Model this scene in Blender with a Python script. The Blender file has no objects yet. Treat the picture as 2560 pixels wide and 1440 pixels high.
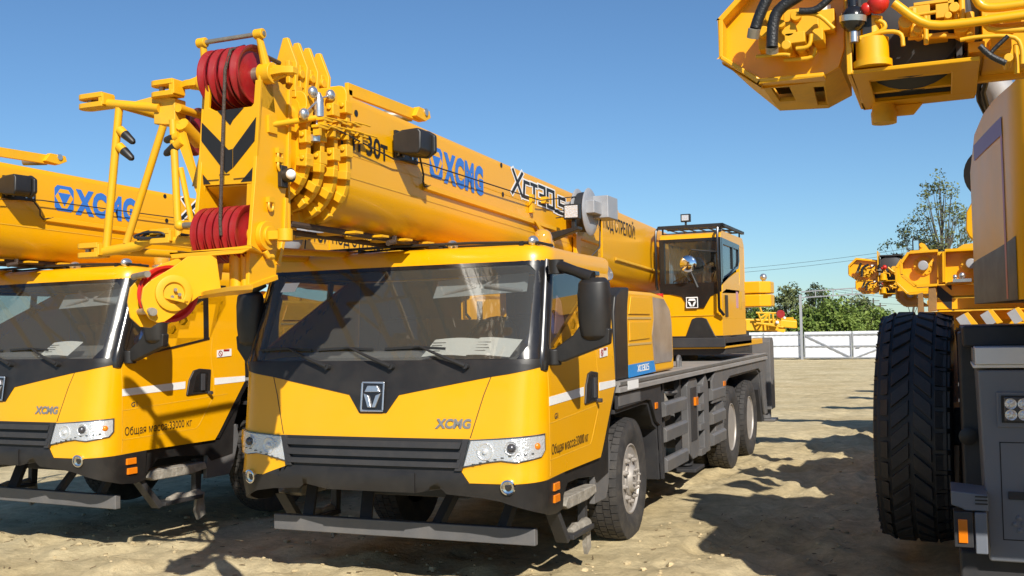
import bpy, bmesh, math, random
from mathutils import Vector, Matrix, Quaternion, noise
R = math.radians
PI = math.pi
random.seed(7)
scene = bpy.context.scene
COL = scene.collection

# ------------------------------------------------------------------ camera
CF, CX, CY, CZ, CYAW, CPIT, CROLL = 2571.14590335945, 3.7961678256442557, -6.504875795640628, 1.9008297562717125, -0.39668727069270504, 0.038539223519224106, -0.021643250234067223
cam_data = bpy.data.cameras.new("camera")
cam_data.sensor_width = 36.0
cam_data.lens = CF * 36.0 / 2560.0
cam_data.clip_end = 3000
cam_data.clip_start = 0.05
cam = bpy.data.objects.new("camera", cam_data)
COL.objects.link(cam)
FWD = Vector((math.sin(CYAW)*math.cos(CPIT), math.cos(CYAW)*math.cos(CPIT), math.sin(CPIT)))
RT0 = Vector((math.cos(CYAW), -math.sin(CYAW), 0))
UP0 = RT0.cross(FWD)
RT = RT0*math.cos(CROLL) + UP0*math.sin(CROLL)
UP = UP0*math.cos(CROLL) - RT0*math.sin(CROLL)
CAM = Vector((CX, CY, CZ))
m = Matrix((RT, UP, -FWD)).transposed().to_4x4()
m.translation = CAM
cam.matrix_world = m
scene.camera = cam


def un(u, v, ax, val):
    """point of the photograph (2560 px wide) on the real plane ax = val"""
    d = FWD + RT*((u-1280)/CF) - UP*((v-720)/CF)
    i = 'xyz'.index(ax)
    return CAM + d*((val - CAM[i])/d[i])


def und(u, v, dist):
    d = FWD + RT*((u-1280)/CF) - UP*((v-720)/CF)
    return CAM + d*dist


# ------------------------------------------------------------------ light
SUN = Vector((0.86, -1.10, 1.0)).normalized()       # towards the sun
sun_el = math.asin(SUN.z)
sun_az = math.atan2(SUN.x, SUN.y)                   # from +Y towards +X
ld = bpy.data.lights.new("sun", 'SUN')
ld.energy = 5.0
ld.angle = R(0.53)
ld.color = (1.0, 0.945, 0.85)
lo = bpy.data.objects.new("sun", ld)
COL.objects.link(lo)
lo.rotation_euler = (-SUN).to_track_quat('-Z', 'Y').to_euler()
lo.location = (20, -30, 30)
world = bpy.data.worlds.new("World")
scene.world = world
world.use_nodes = True
wn = world.node_tree.nodes
wl = world.node_tree.links
for n in list(wn):
    wn.remove(n)
sky = wn.new('ShaderNodeTexSky')
sky.sky_type = 'NISHITA'
sky.sun_disc = False
sky.sun_elevation = sun_el
sky.sun_rotation = sun_az
sky.altitude = 100
sky.air_density = 1.0
sky.dust_density = 0.15
sky.ozone_density = 3.0
bg = wn.new('ShaderNodeBackground')
bg.inputs['Strength'].default_value = 0.076
out = wn.new('ShaderNodeOutputWorld')
tint = wn.new('ShaderNodeMix')
tint.data_type = 'RGBA'
tint.blend_type = 'MULTIPLY'
tint.inputs['Factor'].default_value = 1.0
tint.inputs['B'].default_value = (0.74, 0.97, 1.15, 1)
wl.new(sky.outputs[0], tint.inputs['A'])
wl.new(tint.outputs['Result'], bg.inputs[0])
wl.new(bg.outputs[0], out.inputs[0])
scene.view_settings.view_transform = 'Standard'
scene.view_settings.look = 'None'
scene.view_settings.exposure = 0.33
scene.view_settings.gamma = 1
scene.view_settings.use_curve_mapping = False
try:
    scene.cycles.max_bounces = 8
    scene.cycles.transparent_max_bounces = 16
    scene.cycles.sample_clamp_indirect = 4
    scene.cycles.use_denoising = True
except Exception:
    pass


# ------------------------------------------------------------------ materials
def mat(name, col, rough=0.5, metal=0.0, coat=0.0, var=0.0, vscale=3.0, bump=0.0, bscale=40.0,
        emit=None, facet=0, dirt=None, spec=0.5, dscale=1.5, damt=0.5, bstretch=None):
    m = bpy.data.materials.new(name)
    m.use_nodes = True
    nt = m.node_tree
    p = nt.nodes['Principled BSDF']
    p.inputs['Base Color'].default_value = (*col, 1)
    p.inputs['Roughness'].default_value = rough
    p.inputs['Metallic'].default_value = metal
    p.inputs['Specular IOR Level'].default_value = spec
    if coat:
        p.inputs['Coat Weight'].default_value = coat
        p.inputs['Coat Roughness'].default_value = 0.06
    tc = nt.nodes.new('ShaderNodeTexCoord')
    last = None
    if var or dirt:
        no = nt.nodes.new('ShaderNodeTexNoise')
        no.inputs['Scale'].default_value = vscale
        no.inputs['Detail'].default_value = 6
        no.inputs['Roughness'].default_value = 0.62
        nt.links.new(tc.outputs['Object'], no.inputs['Vector'])
        mr = nt.nodes.new('ShaderNodeMapRange')
        mr.inputs['From Min'].default_value = 0.3
        mr.inputs['From Max'].default_value = 0.7
        mr.inputs['To Min'].default_value = 1 - var
        mr.inputs['To Max'].default_value = 1 + var
        nt.links.new(no.outputs['Fac'], mr.inputs['Value'])
        mx = nt.nodes.new('ShaderNodeVectorMath')
        mx.operation = 'SCALE'
        mx.inputs[0].default_value = col
        nt.links.new(mr.outputs[0], mx.inputs['Scale'])
        last = mx.outputs[0]
        # roughness wander
        mr2 = nt.nodes.new('ShaderNodeMapRange')
        mr2.inputs['To Min'].default_value = max(0.02, rough*0.75)
        mr2.inputs['To Max'].default_value = min(1, rough*1.3)
        nt.links.new(no.outputs['Fac'], mr2.inputs['Value'])
        nt.links.new(mr2.outputs[0], p.inputs['Roughness'])
    if dirt:
        n2 = nt.nodes.new('ShaderNodeTexNoise')
        n2.inputs['Scale'].default_value = dscale
        n2.inputs['Detail'].default_value = 9
        n2.inputs['Roughness'].default_value = 0.7
        nt.links.new(tc.outputs['Object'], n2.inputs['Vector'])
        r2 = nt.nodes.new('ShaderNodeMapRange')
        r2.inputs['From Min'].default_value = 0.45
        r2.inputs['From Max'].default_value = 0.75
        r2.inputs['To Max'].default_value = damt
        nt.links.new(n2.outputs['Fac'], r2.inputs['Value'])
        mm = nt.nodes.new('ShaderNodeMix')
        mm.data_type = 'RGBA'
        nt.links.new(r2.outputs[0], mm.inputs['Factor'])
        nt.links.new(last, mm.inputs['A'])
        mm.inputs['B'].default_value = (*dirt, 1)
        last = mm.outputs['Result']
    if last is not None:
        nt.links.new(last, p.inputs['Base Color'])
    if bump:
        n3 = nt.nodes.new('ShaderNodeTexNoise')
        n3.inputs['Scale'].default_value = bscale
        n3.inputs['Detail'].default_value = 5
        nt.links.new(tc.outputs['Object'], n3.inputs['Vector'])
        b = nt.nodes.new('ShaderNodeBump')
        b.inputs['Strength'].default_value = bump
        b.inputs['Distance'].default_value = 0.01
        nt.links.new(n3.outputs['Fac'], b.inputs['Height'])
        nt.links.new(b.outputs[0], p.inputs['Normal'])
    if facet:
        vo = nt.nodes.new('ShaderNodeTexVoronoi')
        vo.inputs['Scale'].default_value = facet
        nt.links.new(tc.outputs['Object'], vo.inputs['Vector'])
        b = nt.nodes.new('ShaderNodeBump')
        b.inputs['Strength'].default_value = 0.6
        b.inputs['Distance'].default_value = 0.006
        nt.links.new(vo.outputs['Distance'], b.inputs['Height'])
        nt.links.new(b.outputs[0], p.inputs['Normal'])
    if emit:
        p.inputs['Emission Color'].default_value = (*emit, 1)
        p.inputs['Emission Strength'].default_value = 1
    return m


def glass(name, tint, refl=1.0, rough=0.02, base=0.04, dust=0.0):
    """thin pane: clear tinted transmission + Fresnel mirror + a little dust"""
    m = bpy.data.materials.new(name)
    m.use_nodes = True
    nt = m.node_tree
    for n in list(nt.nodes):
        nt.nodes.remove(n)
    o = nt.nodes.new('ShaderNodeOutputMaterial')
    tr = nt.nodes.new('ShaderNodeBsdfTransparent')
    tr.inputs[0].default_value = (*tint, 1)
    gl = nt.nodes.new('ShaderNodeBsdfGlossy')
    gl.inputs['Roughness'].default_value = rough
    gl.inputs['Color'].default_value = (refl, refl, refl, 1)
    lw0 = nt.nodes.new('ShaderNodeLayerWeight')
    pw = nt.nodes.new('ShaderNodeMath')
    pw.operation = 'POWER'
    pw.inputs[1].default_value = 5
    nt.links.new(lw0.outputs['Facing'], pw.inputs[0])
    lw = nt.nodes.new('ShaderNodeMath')
    lw.operation = 'MULTIPLY_ADD'
    lw.inputs[1].default_value = 0.95
    lw.inputs[2].default_value = 0.025
    nt.links.new(pw.outputs[0], lw.inputs[0])
    mx = nt.nodes.new('ShaderNodeMixShader')
    ad = nt.nodes.new('ShaderNodeMath')
    ad.operation = 'ADD'
    ad.inputs[1].default_value = base
    nt.links.new(lw.outputs[0], ad.inputs[0])
    nt.links.new(ad.outputs[0], mx.inputs[0])
    last = tr.outputs[0]
    if dust:
        df = nt.nodes.new('ShaderNodeBsdfDiffuse')
        df.inputs[0].default_value = (0.45, 0.42, 0.36, 1)
        md = nt.nodes.new('ShaderNodeMixShader')
        md.inputs[0].default_value = dust
        nt.links.new(tr.outputs[0], md.inputs[1])
        nt.links.new(df.outputs[0], md.inputs[2])
        last = md.outputs[0]
    nt.links.new(last, mx.inputs[1])
    nt.links.new(gl.outputs[0], mx.inputs[2])
    nt.links.new(mx.outputs[0], o.inputs[0])
    return m


YEL = (0.78, 0.378, 0.0)
M = {}
M['yellow'] = mat('yellow_paint', YEL, 0.40, coat=0.10, var=0.035, vscale=1.3, dirt=(0.62, 0.36, 0.06), dscale=2.2, damt=0.22)
M['yellow_gloss'] = mat('yellow_gloss_paint', (0.77, 0.365, 0.0), 0.30, coat=0.15, var=0.02, vscale=1.0, dirt=(0.60, 0.38, 0.10), dscale=3.0, damt=0.10)
M['yellow_matt'] = mat('yellow_primer', (0.75, 0.38, 0.003), 0.5, var=0.05, vscale=4, dirt=(0.45, 0.28, 0.06), dscale=5, damt=0.3)
M['yellow_dirty'] = mat('yellow_worn', (0.74, 0.40, 0.02), 0.5, var=0.08, vscale=5, dirt=(0.30, 0.17, 0.05), dscale=6, damt=0.5)
M['yellow_hood'] = mat('yellow_hood_paint', (0.90, 0.41, 0.002), 0.36, var=0.05, vscale=2, spec=0.22, dirt=(0.5, 0.3, 0.06), damt=.3)
M['black'] = mat('black_plastic', (0.015, 0.0135, 0.013), 0.45, var=0.15, vscale=5, dirt=(0.065, 0.055, 0.045), dscale=4, damt=0.25)
M['black_gloss'] = mat('black_gloss', (0.012, 0.011, 0.011), 0.22, coat=0.3, dirt=(0.08, 0.07, 0.06), var=0.1, damt=0.15)
M['black_mat'] = mat('black_rubber_trim', (0.015, 0.015, 0.016), 0.6)
M['tyre'] = mat('tyre_rubber', (0.032, 0.030, 0.030), 0.75, var=0.2, vscale=9, dirt=(0.13, 0.11, 0.085), dscale=7, damt=0.45, bump=0.25, bscale=90)
M['tyre_big'] = mat('tyre_rubber_clean', (0.03, 0.03, 0.032), 0.6, var=0.2, vscale=6, dirt=(0.09, 0.075, 0.06), dscale=5, damt=0.4, bump=0.2, bscale=60)
M['rim'] = mat('silver_rim', (0.40, 0.37, 0.34), 0.5, metal=0.35, var=0.1, vscale=8, dirt=(0.25, 0.2, 0.15), dscale=6, damt=0.5)
M['gray'] = mat('gray_chassis', (0.115, 0.113, 0.115), 0.5, var=0.14, vscale=4, dirt=(0.20, 0.17, 0.135), dscale=3.5, damt=0.4)
M['gray_dark'] = mat('dark_gray_frame', (0.028, 0.028, 0.031), 0.55, var=0.12, vscale=5, dirt=(0.085, 0.073, 0.06), dscale=4, damt=0.3)
M['gray_blue'] = mat('blue_gray_panel', (0.16, 0.175, 0.205), 0.4, var=0.06, vscale=4, coat=0.1, dirt=(0.16, 0.15, 0.14), dscale=4, damt=0.2)
M['alu'] = mat('aluminium_trim', (0.36, 0.35, 0.34), 0.45, metal=0.3, var=0.08, vscale=5, dirt=(0.28, 0.24, 0.19), dscale=4, damt=0.45)
M['deck'] = mat('deck_plate', (0.26, 0.25, 0.235), 0.6, var=0.12, vscale=5, dirt=(0.36, 0.31, 0.23), dscale=3, damt=0.6)
M['silver'] = mat('silver_metal', (0.62, 0.62, 0.63), 0.28, metal=0.85, var=0.05, vscale=9)
M['galv'] = mat('galvanised_gray', (0.36, 0.36, 0.37), 0.45, metal=0.2, var=0.08, vscale=9)
M['chrome'] = mat('chrome', (0.78, 0.78, 0.78), 0.08, metal=1.0)
M['steel'] = mat('bare_steel', (0.34, 0.30, 0.24), 0.42, metal=0.6, var=0.2, vscale=10, dirt=(0.16, 0.10, 0.05), dscale=9, damt=0.5)
M['red'] = mat('red_sheave', (0.29, 0.011, 0.013), 0.34, var=0.14, vscale=7, dirt=(0.26, 0.05, 0.04), dscale=9, damt=0.5)
M['red_bright'] = mat('red_paint', (0.55, 0.02, 0.01), 0.35, var=0.08, vscale=5)
M['rope'] = mat('wire_rope', (0.06, 0.038, 0.026), 0.6, bump=0.8, bscale=120)
M['hose'] = mat('rubber_hose', (0.014, 0.014, 0.015), 0.45, bump=0.3, bscale=150)
M['white'] = mat('white_reflective', (0.80, 0.79, 0.77), 0.4, var=0.03, vscale=9)
M['paper'] = mat('white_paper', (0.85, 0.84, 0.80), 0.8)
M['blue'] = mat('blue_decal', (0.035, 0.165, 0.55), 0.45)
M['blue_bright'] = mat('blue_label', (0.01, 0.23, 0.60), 0.4)
M['ink'] = mat('black_lettering', (0.012, 0.012, 0.014), 0.5)
M['orange'] = mat('orange_lens', (0.75, 0.20, 0.005), 0.2, coat=0.5)
M['amber'] = mat('amber_dome', (0.62, 0.30, 0.03), 0.08, coat=1.0)
M['marble'] = mat('marbled_film', (0.27, 0.235, 0.21), 0.35, var=0.25, vscale=3, dirt=(0.14, 0.12, 0.11), dscale=4, damt=0.6, coat=0.3)
M['seat'] = mat('dark_seat_cloth', (0.05, 0.05, 0.055), 0.85)
M['dash'] = mat('gray_dashboard', (0.16, 0.155, 0.15), 0.7, var=0.1)
M['visor'] = mat('gray_sun_visor', (0.34, 0.37, 0.39), 0.5, var=0.05)
M['lamp'] = mat('lamp_reflector', (0.80, 0.80, 0.80), 0.14, metal=0.5, facet=95)
M['lampdark'] = mat('lamp_bezel', (0.10, 0.10, 0.11), 0.25, metal=0.5)
M['wrap'] = mat('dusty_wrapping', (0.27, 0.245, 0.205), 0.7, var=0.35, vscale=12, bump=1.0, bscale=25, dirt=(0.2, 0.17, 0.13), dscale=9, damt=0.7)
M['wood'] = mat('wood_block', (0.24, 0.13, 0.045), 0.8, var=0.2, vscale=6, bump=0.3)
M['tan'] = mat('tan_stripe', (0.55, 0.36, 0.12), 0.5)
M['lining'] = mat('gray_blue_lining', (0.42, 0.50, 0.55), 0.8, var=0.1)
M['badge'] = mat('gray_chrome_badge', (0.30, 0.29, 0.28), 0.35, metal=0.5)
M['bright'] = mat('bright_aluminium', (0.78, 0.78, 0.77), 0.4, metal=0.1, var=0.03)
M['purple'] = mat('purple_stripe', (0.20, 0.035, 0.12), 0.45)
M['redstripe'] = mat('red_stripe', (0.42, 0.03, 0.008), 0.4)
M['fence'] = mat('white_sheet_metal', (0.74, 0.75, 0.78), 0.5, var=0.04, vscale=1.5)
M['gategray'] = mat('gray_gate_steel', (0.30, 0.31, 0.33), 0.5, var=0.06, vscale=2)
M['cable'] = mat('black_cable', (0.02, 0.02, 0.022), 0.6)
M['glass_front'] = glass('windscreen_glass', (0.80, 0.81, 0.80), 0.85, base=0.012, dust=0.06)
M['glass_side'] = glass('side_glass', (0.72, 0.75, 0.76), 0.9, base=0.03, dust=0.03)
M['glass_cab'] = glass('operator_glass', (0.62, 0.70, 0.74), 0.9, base=0.08, dust=0.04)
M['lens'] = glass('lamp_lens', (0.97, 0.97, 0.97), 0.9, base=0.0)
M['dome'] = glass('clear_dome', (0.90, 0.80, 0.55), 1.0, base=0.12)
M['mirror'] = mat('mirror_glass', (0.86, 0.87, 0.88), 0.03, metal=1.0)
M['blue_plastic'] = mat('blue_plastic_bag', (0.03, 0.12, 0.42), 0.3, bump=1, bscale=12, coat=0.3)
M['pink'] = mat('pink_card', (0.55, 0.30, 0.33), 0.7)


# ------------------------------------------------------------------ objects
def thing(name, label, cat, loc=(0, 0, 0), rotz=0, group=None):
    o = bpy.data.objects.new(name, None)
    COL.objects.link(o)
    o.empty_display_size = 0.3
    o.location = loc
    o.rotation_euler = (0, 0, rotz)
    o['label'] = label
    o['category'] = cat
    if group:
        o['group'] = group
    return o


def tag(o, label, cat=None, group=None, kind=None):
    if label:
        o['label'] = label
    if cat:
        o['category'] = cat
    if group:
        o['group'] = group
    if kind:
        o['kind'] = kind
    return o


def copy_tree(o, parent=None):
    c = o.copy()
    COL.objects.link(c)
    if parent is not None:
        c.parent = parent
    for ch in list(o.children):
        copy_tree(ch, c)
    return c


def basis(d):
    d = Vector(d).normalized()
    a = Vector((0, 0, 1)) if abs(d.z) < 0.9 else Vector((1, 0, 0))
    u = d.cross(a).normalized()
    return u, d.cross(u).normalized()


class MB:
    def __init__(s):
        s.v = []
        s.f = []
        s.starts = []

    def add(s, vs, fs):
        n = len(s.v)
        s.starts.append((n, len(s.f)))
        s.v += [tuple(v) for v in vs]
        s.f += [tuple(i+n for i in f) for f in fs]
        return s

    def box(s, x0, x1, y0, y1, z0, z1):
        vs = [(x, y, z) for x in (x0, x1) for y in (y0, y1) for z in (z0, z1)]
        return s.add(vs, [(0, 1, 3, 2), (4, 6, 7, 5), (0, 4, 5, 1), (2, 3, 7, 6), (0, 2, 6, 4), (1, 5, 7, 3)])

    def obox(s, c, size, rot=(0, 0, 0)):
        from mathutils import Euler
        q = Euler(rot).to_matrix()
        c = Vector(c)
        vs = [c + q @ Vector((x*size[0]/2, y*size[1]/2, z*size[2]/2)) for x in (-1, 1) for y in (-1, 1) for z in (-1, 1)]
        return s.add(vs, [(0, 1, 3, 2), (4, 6, 7, 5), (0, 4, 5, 1), (2, 3, 7, 6), (0, 2, 6, 4), (1, 5, 7, 3)])

    def beam(s, p0, p1, w, h, up=(0, 0, 1)):
        """rectangular bar from p0 to p1"""
        p0 = Vector(p0); p1 = Vector(p1)
        d = (p1-p0).normalized()
        a = d.cross(Vector(up)).normalized()
        b = a.cross(d).normalized()
        vs = [p + a*(i*w/2) + b*(j*h/2) for p in (p0, p1) for i, j in ((-1, -1), (1, -1), (1, 1), (-1, 1))]
        return s.add(vs, [(0, 1, 2, 3), (7, 6, 5, 4), (0, 4, 5, 1), (1, 5, 6, 2), (2, 6, 7, 3), (3, 7, 4, 0)])

    def prism(s, pts, ax, a, b):
        def mk(p, c):
            return {'x': (c, p[0], p[1]), 'y': (p[0], c, p[1]), 'z': (p[0], p[1], c)}[ax]
        n = len(pts)
        vs = [mk(p, a) for p in pts] + [mk(p, b) for p in pts]
        fs = [tuple(range(n)), tuple(range(2*n-1, n-1, -1))]
        fs += [(i, i+n, (i+1) % n+n, (i+1) % n) for i in range(n)]
        return s.add(vs, fs)

    def poly(s, pts, nrm, t):
        """planar 3-D polygon given a thickness t along nrm"""
        nrm = Vector(nrm).normalized()
        n = len(pts)
        vs = [Vector(p) for p in pts] + [Vector(p)+nrm*t for p in pts]
        fs = [tuple(range(n)), tuple(range(2*n-1, n-1, -1))]
        fs += [(i, i+n, (i+1) % n+n, (i+1) % n) for i in range(n)]
        return s.add(vs, fs)

    def tube(s, pts, r, n=8, cap=True):
        pts = [Vector(p) for p in pts]
        rs = r if isinstance(r, (list, tuple)) else [r]*len(pts)
        k = len(pts)
        u = None
        rings = []
        for i, p in enumerate(pts):
            t = (pts[min(i+1, k-1)] - pts[max(i-1, 0)]).normalized()
            if u is None:
                u, w = basis(t)
            else:
                u = (u - t*u.dot(t)).normalized()
                w = t.cross(u).normalized()
            rings.append([p + (u*math.cos(2*PI*j/n) + w*math.sin(2*PI*j/n))*rs[i] for j in range(n)])
        vs = [v for rg in rings for v in rg]
        fs = []
        for i in range(k-1):
            for j in range(n):
                fs.append((i*n+j, i*n+(j+1) % n, (i+1)*n+(j+1) % n, (i+1)*n+j))
        if cap:
            fs.append(tuple(range(n-1, -1, -1)))
            fs.append(tuple((k-1)*n+j for j in range(n)))
        return s.add(vs, fs)

    def cyl(s, p0, p1, r, r1=None, n=16):
        return s.tube([p0, p1], [r, r if r1 is None else r1], n)

    def lathe(s, prof, o, ax, n=32, cap=True):
        """prof: list of (radius, height along ax)"""
        o = Vector(o)
        d = Vector(ax).normalized()
        u, w = basis(d)
        vs = []
        fs = []
        k = len(prof)
        for r, h in prof:
            for j in range(n):
                a = 2*PI*j/n
                vs.append(o + d*h + (u*math.cos(a)+w*math.sin(a))*max(r, 1e-4))
        for i in range(k-1):
            for j in range(n):
                fs.append((i*n+j, i*n+(j+1) % n, (i+1)*n+(j+1) % n, (i+1)*n+j))
        if cap:
            fs.append(tuple(range(n-1, -1, -1)))
            fs.append(tuple((k-1)*n+j for j in range(n)))
        return s.add(vs, fs)

    def ball(s, c, r, n=16, half=None, sc=(1, 1, 1)):
        c = Vector(c)
        k = max(6, n//2)
        vs = []
        fs = []
        for i in range(k+1):
            t = PI*i/k
            for j in range(n):
                a = 2*PI*j/n
                vs.append(c + Vector((r*sc[0]*math.sin(t)*math.cos(a), r*sc[1]*math.sin(t)*math.sin(a), r*sc[2]*math.cos(t))))
        for i in range(k):
            for j in range(n):
                fs.append((i*n+j, i*n+(j+1) % n, (i+1)*n+(j+1) % n, (i+1)*n+j))
        return s.add(vs, fs)

    def mesh(s, name, merge=True):
        me = bpy.data.meshes.new(name)
        me.from_pydata(s.v, [], s.f)
        bm = bmesh.new()
        bm.from_mesh(me)
        if merge:
            bmesh.ops.remove_doubles(bm, verts=bm.verts, dist=1e-5)
        bmesh.ops.recalc_face_normals(bm, faces=bm.faces)
        bm.to_mesh(me)
        bm.free()
        return me

    def build_each(s, name, material, parent=None, **k):
        """one object for every shape added"""
        out_ = []
        for a, b, f in s.parts():
            q = MB()
            q.v = s.v[a:b]
            q.f = [tuple(i-a for i in g) for g in f]
            out_.append(q.build(name, material, parent, **k))
        return out_

    def parts(s):
        st = s.starts + [(len(s.v), len(s.f))]
        return [(p[0], q[0], s.f[p[1]:q[1]]) for p, q in zip(st, st[1:])]

    def build(s, name, material, parent=None, ang=38, bevel=0.0, seg=2, label=None):
        return finish(s.mesh(name), name, material, parent, ang, bevel, seg, label)


def finish(me, name, material, parent=None, ang=38, bevel=0.0, seg=2, label=None):
    me.polygons.foreach_set('use_smooth', [True]*len(me.polygons))
    me.set_sharp_from_angle(angle=R(ang))
    if isinstance(material, str):
        material = M[material]
    me.materials.append(material)
    o = bpy.data.objects.new(name, me)
    COL.objects.link(o)
    if parent is not None:
        o.parent = parent
    if bevel:
        b = o.modifiers.new('bevel', 'BEVEL')
        b.width = bevel
        b.segments = seg
        b.limit_method = 'ANGLE'
        b.angle_limit = R(35)
        b.harden_normals = True
    if label:
        o['label'] = label
    return o


def xy_panel(poly, fn, off, thick, ds=0.06, dz=0.08):
    """polygon in the (s, z) plane bent onto the surface fn(s, z) -> (point, normal)"""
    bm = bmesh.new()
    f = bm.faces.new([bm.verts.new((p[0], p[1], 0)) for p in poly])
    bmesh.ops.triangulate(bm, faces=[f])
    xs = [p[0] for p in poly]
    ys = [p[1] for p in poly]
    for lo_, hi_, st, nrm in ((min(xs), max(xs), ds, (1, 0, 0)), (min(ys), max(ys), dz, (0, 1, 0))):
        k = math.ceil(lo_/st + 1e-6)
        while k*st < hi_ - 1e-6:
            bmesh.ops.bisect_plane(bm, geom=bm.verts[:]+bm.edges[:]+bm.faces[:], dist=1e-6,
                                   plane_co=Vector(nrm)*k*st, plane_no=nrm)
            k += 1
    bm.verts.index_update()
    mb = MB()
    inner = {}
    n = len(bm.verts)
    outer = []
    inn = []
    for v in bm.verts:
        p, nn = fn(v.co.x, v.co.y)
        outer.append(p + nn*off)
        inn.append(p + nn*(off-thick))
    fs = []
    for f in bm.faces:
        ix = [v.index for v in f.verts]
        fs.append(tuple(ix))
        fs.append(tuple(i+n for i in reversed(ix)))
    for e in bm.edges:
        if e.is_boundary:
            a, b = e.verts[0].index, e.verts[1].index
            fs.append((a, b, b+n, a+n))
    bm.free()
    mb.add(outer+inn, fs)
    return mb


def text_mb(body, size, org, ux, uy, bold=0.0, depth=0.002, stretch=1.0, spacing=1.0):
    """lettering as real flat letters: org = lower left corner, ux/uy = reading and up directions"""
    cu = bpy.data.curves.new('lettering', 'FONT')
    cu.body = body
    cu.size = 1.0
    cu.extrude = 0.0
    cu.offset = bold
    cu.space_character = spacing
    cu.resolution_u = 3
    ob = bpy.data.objects.new('lettering', cu)
    COL.objects.link(ob)
    dg = bpy.context.evaluated_depsgraph_get()
    me = bpy.data.meshes.new_from_object(ob.evaluated_get(dg))
    bpy.data.objects.remove(ob)
    bpy.data.curves.remove(cu)
    org = Vector(org)
    ux = Vector(ux).normalized()
    uy = Vector(uy).normalized()
    nz = ux.cross(uy)
    mb = MB()
    vs = [org + ux*(v.co.x*size*stretch) + uy*(v.co.y*size) + nz*depth for v in me.vertices]
    mb.add(vs, [tuple(p.vertices) for p in me.polygons])
    w = max([v.co.x for v in me.vertices] or [0])*size*stretch
    bpy.data.meshes.remove(me)
    return mb, w


def strokes_mb(lines, wid, org, ux, uy, depth, sx=1.0, sy=1.0, thick=0.0015):
    """lettering built of straight strokes, mitred square ends"""
    org = Vector(org)
    ux = Vector(ux).normalized()
    uy = Vector(uy).normalized()
    nz = ux.cross(uy)
    mb = MB()
    k = 0
    for ln in lines:
        for a, b in zip(ln, ln[1:]):
            A = Vector(a); B = Vector(b)
            d = (B-A).normalized()
            nn = Vector((-d.y, d.x))*wid/2
            A = A - d*wid/2
            B = B + d*wid/2
            k += 1
            e = depth + (k % 3)*0.0002
            q = [A+nn, A-nn, B-nn, B+nn]
            mb.poly([org + ux*p.x + uy*p.y + nz*e for p in [Vector((c.x*sx, c.y*sy)) for c in q]], nz, thick)
    return mb
# ================================================================== truck crane (built once, copied once)
def un_pl(u, v, p0, n):
    d = FWD + RT*((u-1280)/CF) - UP*((v-720)/CF)
    n = Vector(n)
    return CAM + d*(((Vector(p0)-CAM).dot(n))/d.dot(n))


def lerp_tab(tab, z):
    if z <= tab[0][0]:
        return tab[0][1:]
    for a, b in zip(tab, tab[1:]):
        if z <= b[0]:
            t = (z-a[0])/(b[0]-a[0])
            return tuple(p+(q-p)*t for p, q in zip(a[1:], b[1:]))
    return tab[-1][1:]


#        z     front y  half width  corner r
CABT = [(0.55, -0.055, 1.215, .24), (0.66, -0.105, 1.235, .25), (0.80, -0.125, 1.245, .25), (0.86, -0.13, 1.25, .25),
        (0.92, -0.115, 1.25, .25), (1.15, -0.095, 1.25, .25), (1.45, -0.05, 1.25, .235), (1.66, -0.01, 1.245, .20),
        (2.00, 0.125, 1.222, .19), (2.385, 0.275, 1.195, .18), (2.50, 0.31, 1.18, .18)]
BOW = 0.035
S0, S1 = 0.95, 1.35


def cab_pt(s, z):
    yf, W, r = lerp_tab(CABT, z)
    a = abs(s)
    sg = 1 if s >= 0 else -1
    xf = W - r
    yb = yf + BOW
    if a <= S0:
        t = a/S0
        return Vector((sg*xf*t, yf + BOW*t*t, z))
    if a <= S1:
        th = (a-S0)/(S1-S0)*PI/2
        return Vector((sg*(xf + r*math.sin(th)), yb + r*(1-math.cos(th)), z))
    return Vector((sg*W, yb + r + (a-S1), z))


def cab_fn(s, z):
    e = 0.004
    p = cab_pt(s, z)
    ds = cab_pt(s+e, z)-cab_pt(s-e, z)
    dz = cab_pt(s, z+e)-cab_pt(s, z-e)
    n = ds.cross(dz)
    return p, n.normalized()


def sx(x, z):
    """surface parameter of the front / corner point at lateral x"""
    yf, W, r = lerp_tab(CABT, z)
    a = abs(x)
    sg = 1 if x >= 0 else -1
    if a <= W-r:
        return sg*a/(W-r)*S0
    th = math.asin(min(1, (a-(W-r))/r))
    return sg*(S0 + th/(PI/2)*(S1-S0))


def sy(y, z, sg=1):
    yf, W, r = lerp_tab(CABT, z)
    return sg*(S1 + y - (yf+BOW+r))


def fr(pts):
    return [(sx(x, z), z) for x, z in pts]


def sd(pts, sg=1):
    q = [(sy(y, z, sg), z) for y, z in pts]
    return q if sg > 0 else q[::-1]


def panel(poly, off, thick, **k):
    return xy_panel(poly, cab_fn, off, thick, **k)


def mirror_poly(p):
    return [(-a, b) for a, b in reversed(p)]


GRP = 'truck cranes parked side by side'
crane = thing('truck_crane', 'yellow truck crane in the foreground whose whole front and side are in view', 'truck crane', group=GRP)

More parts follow.
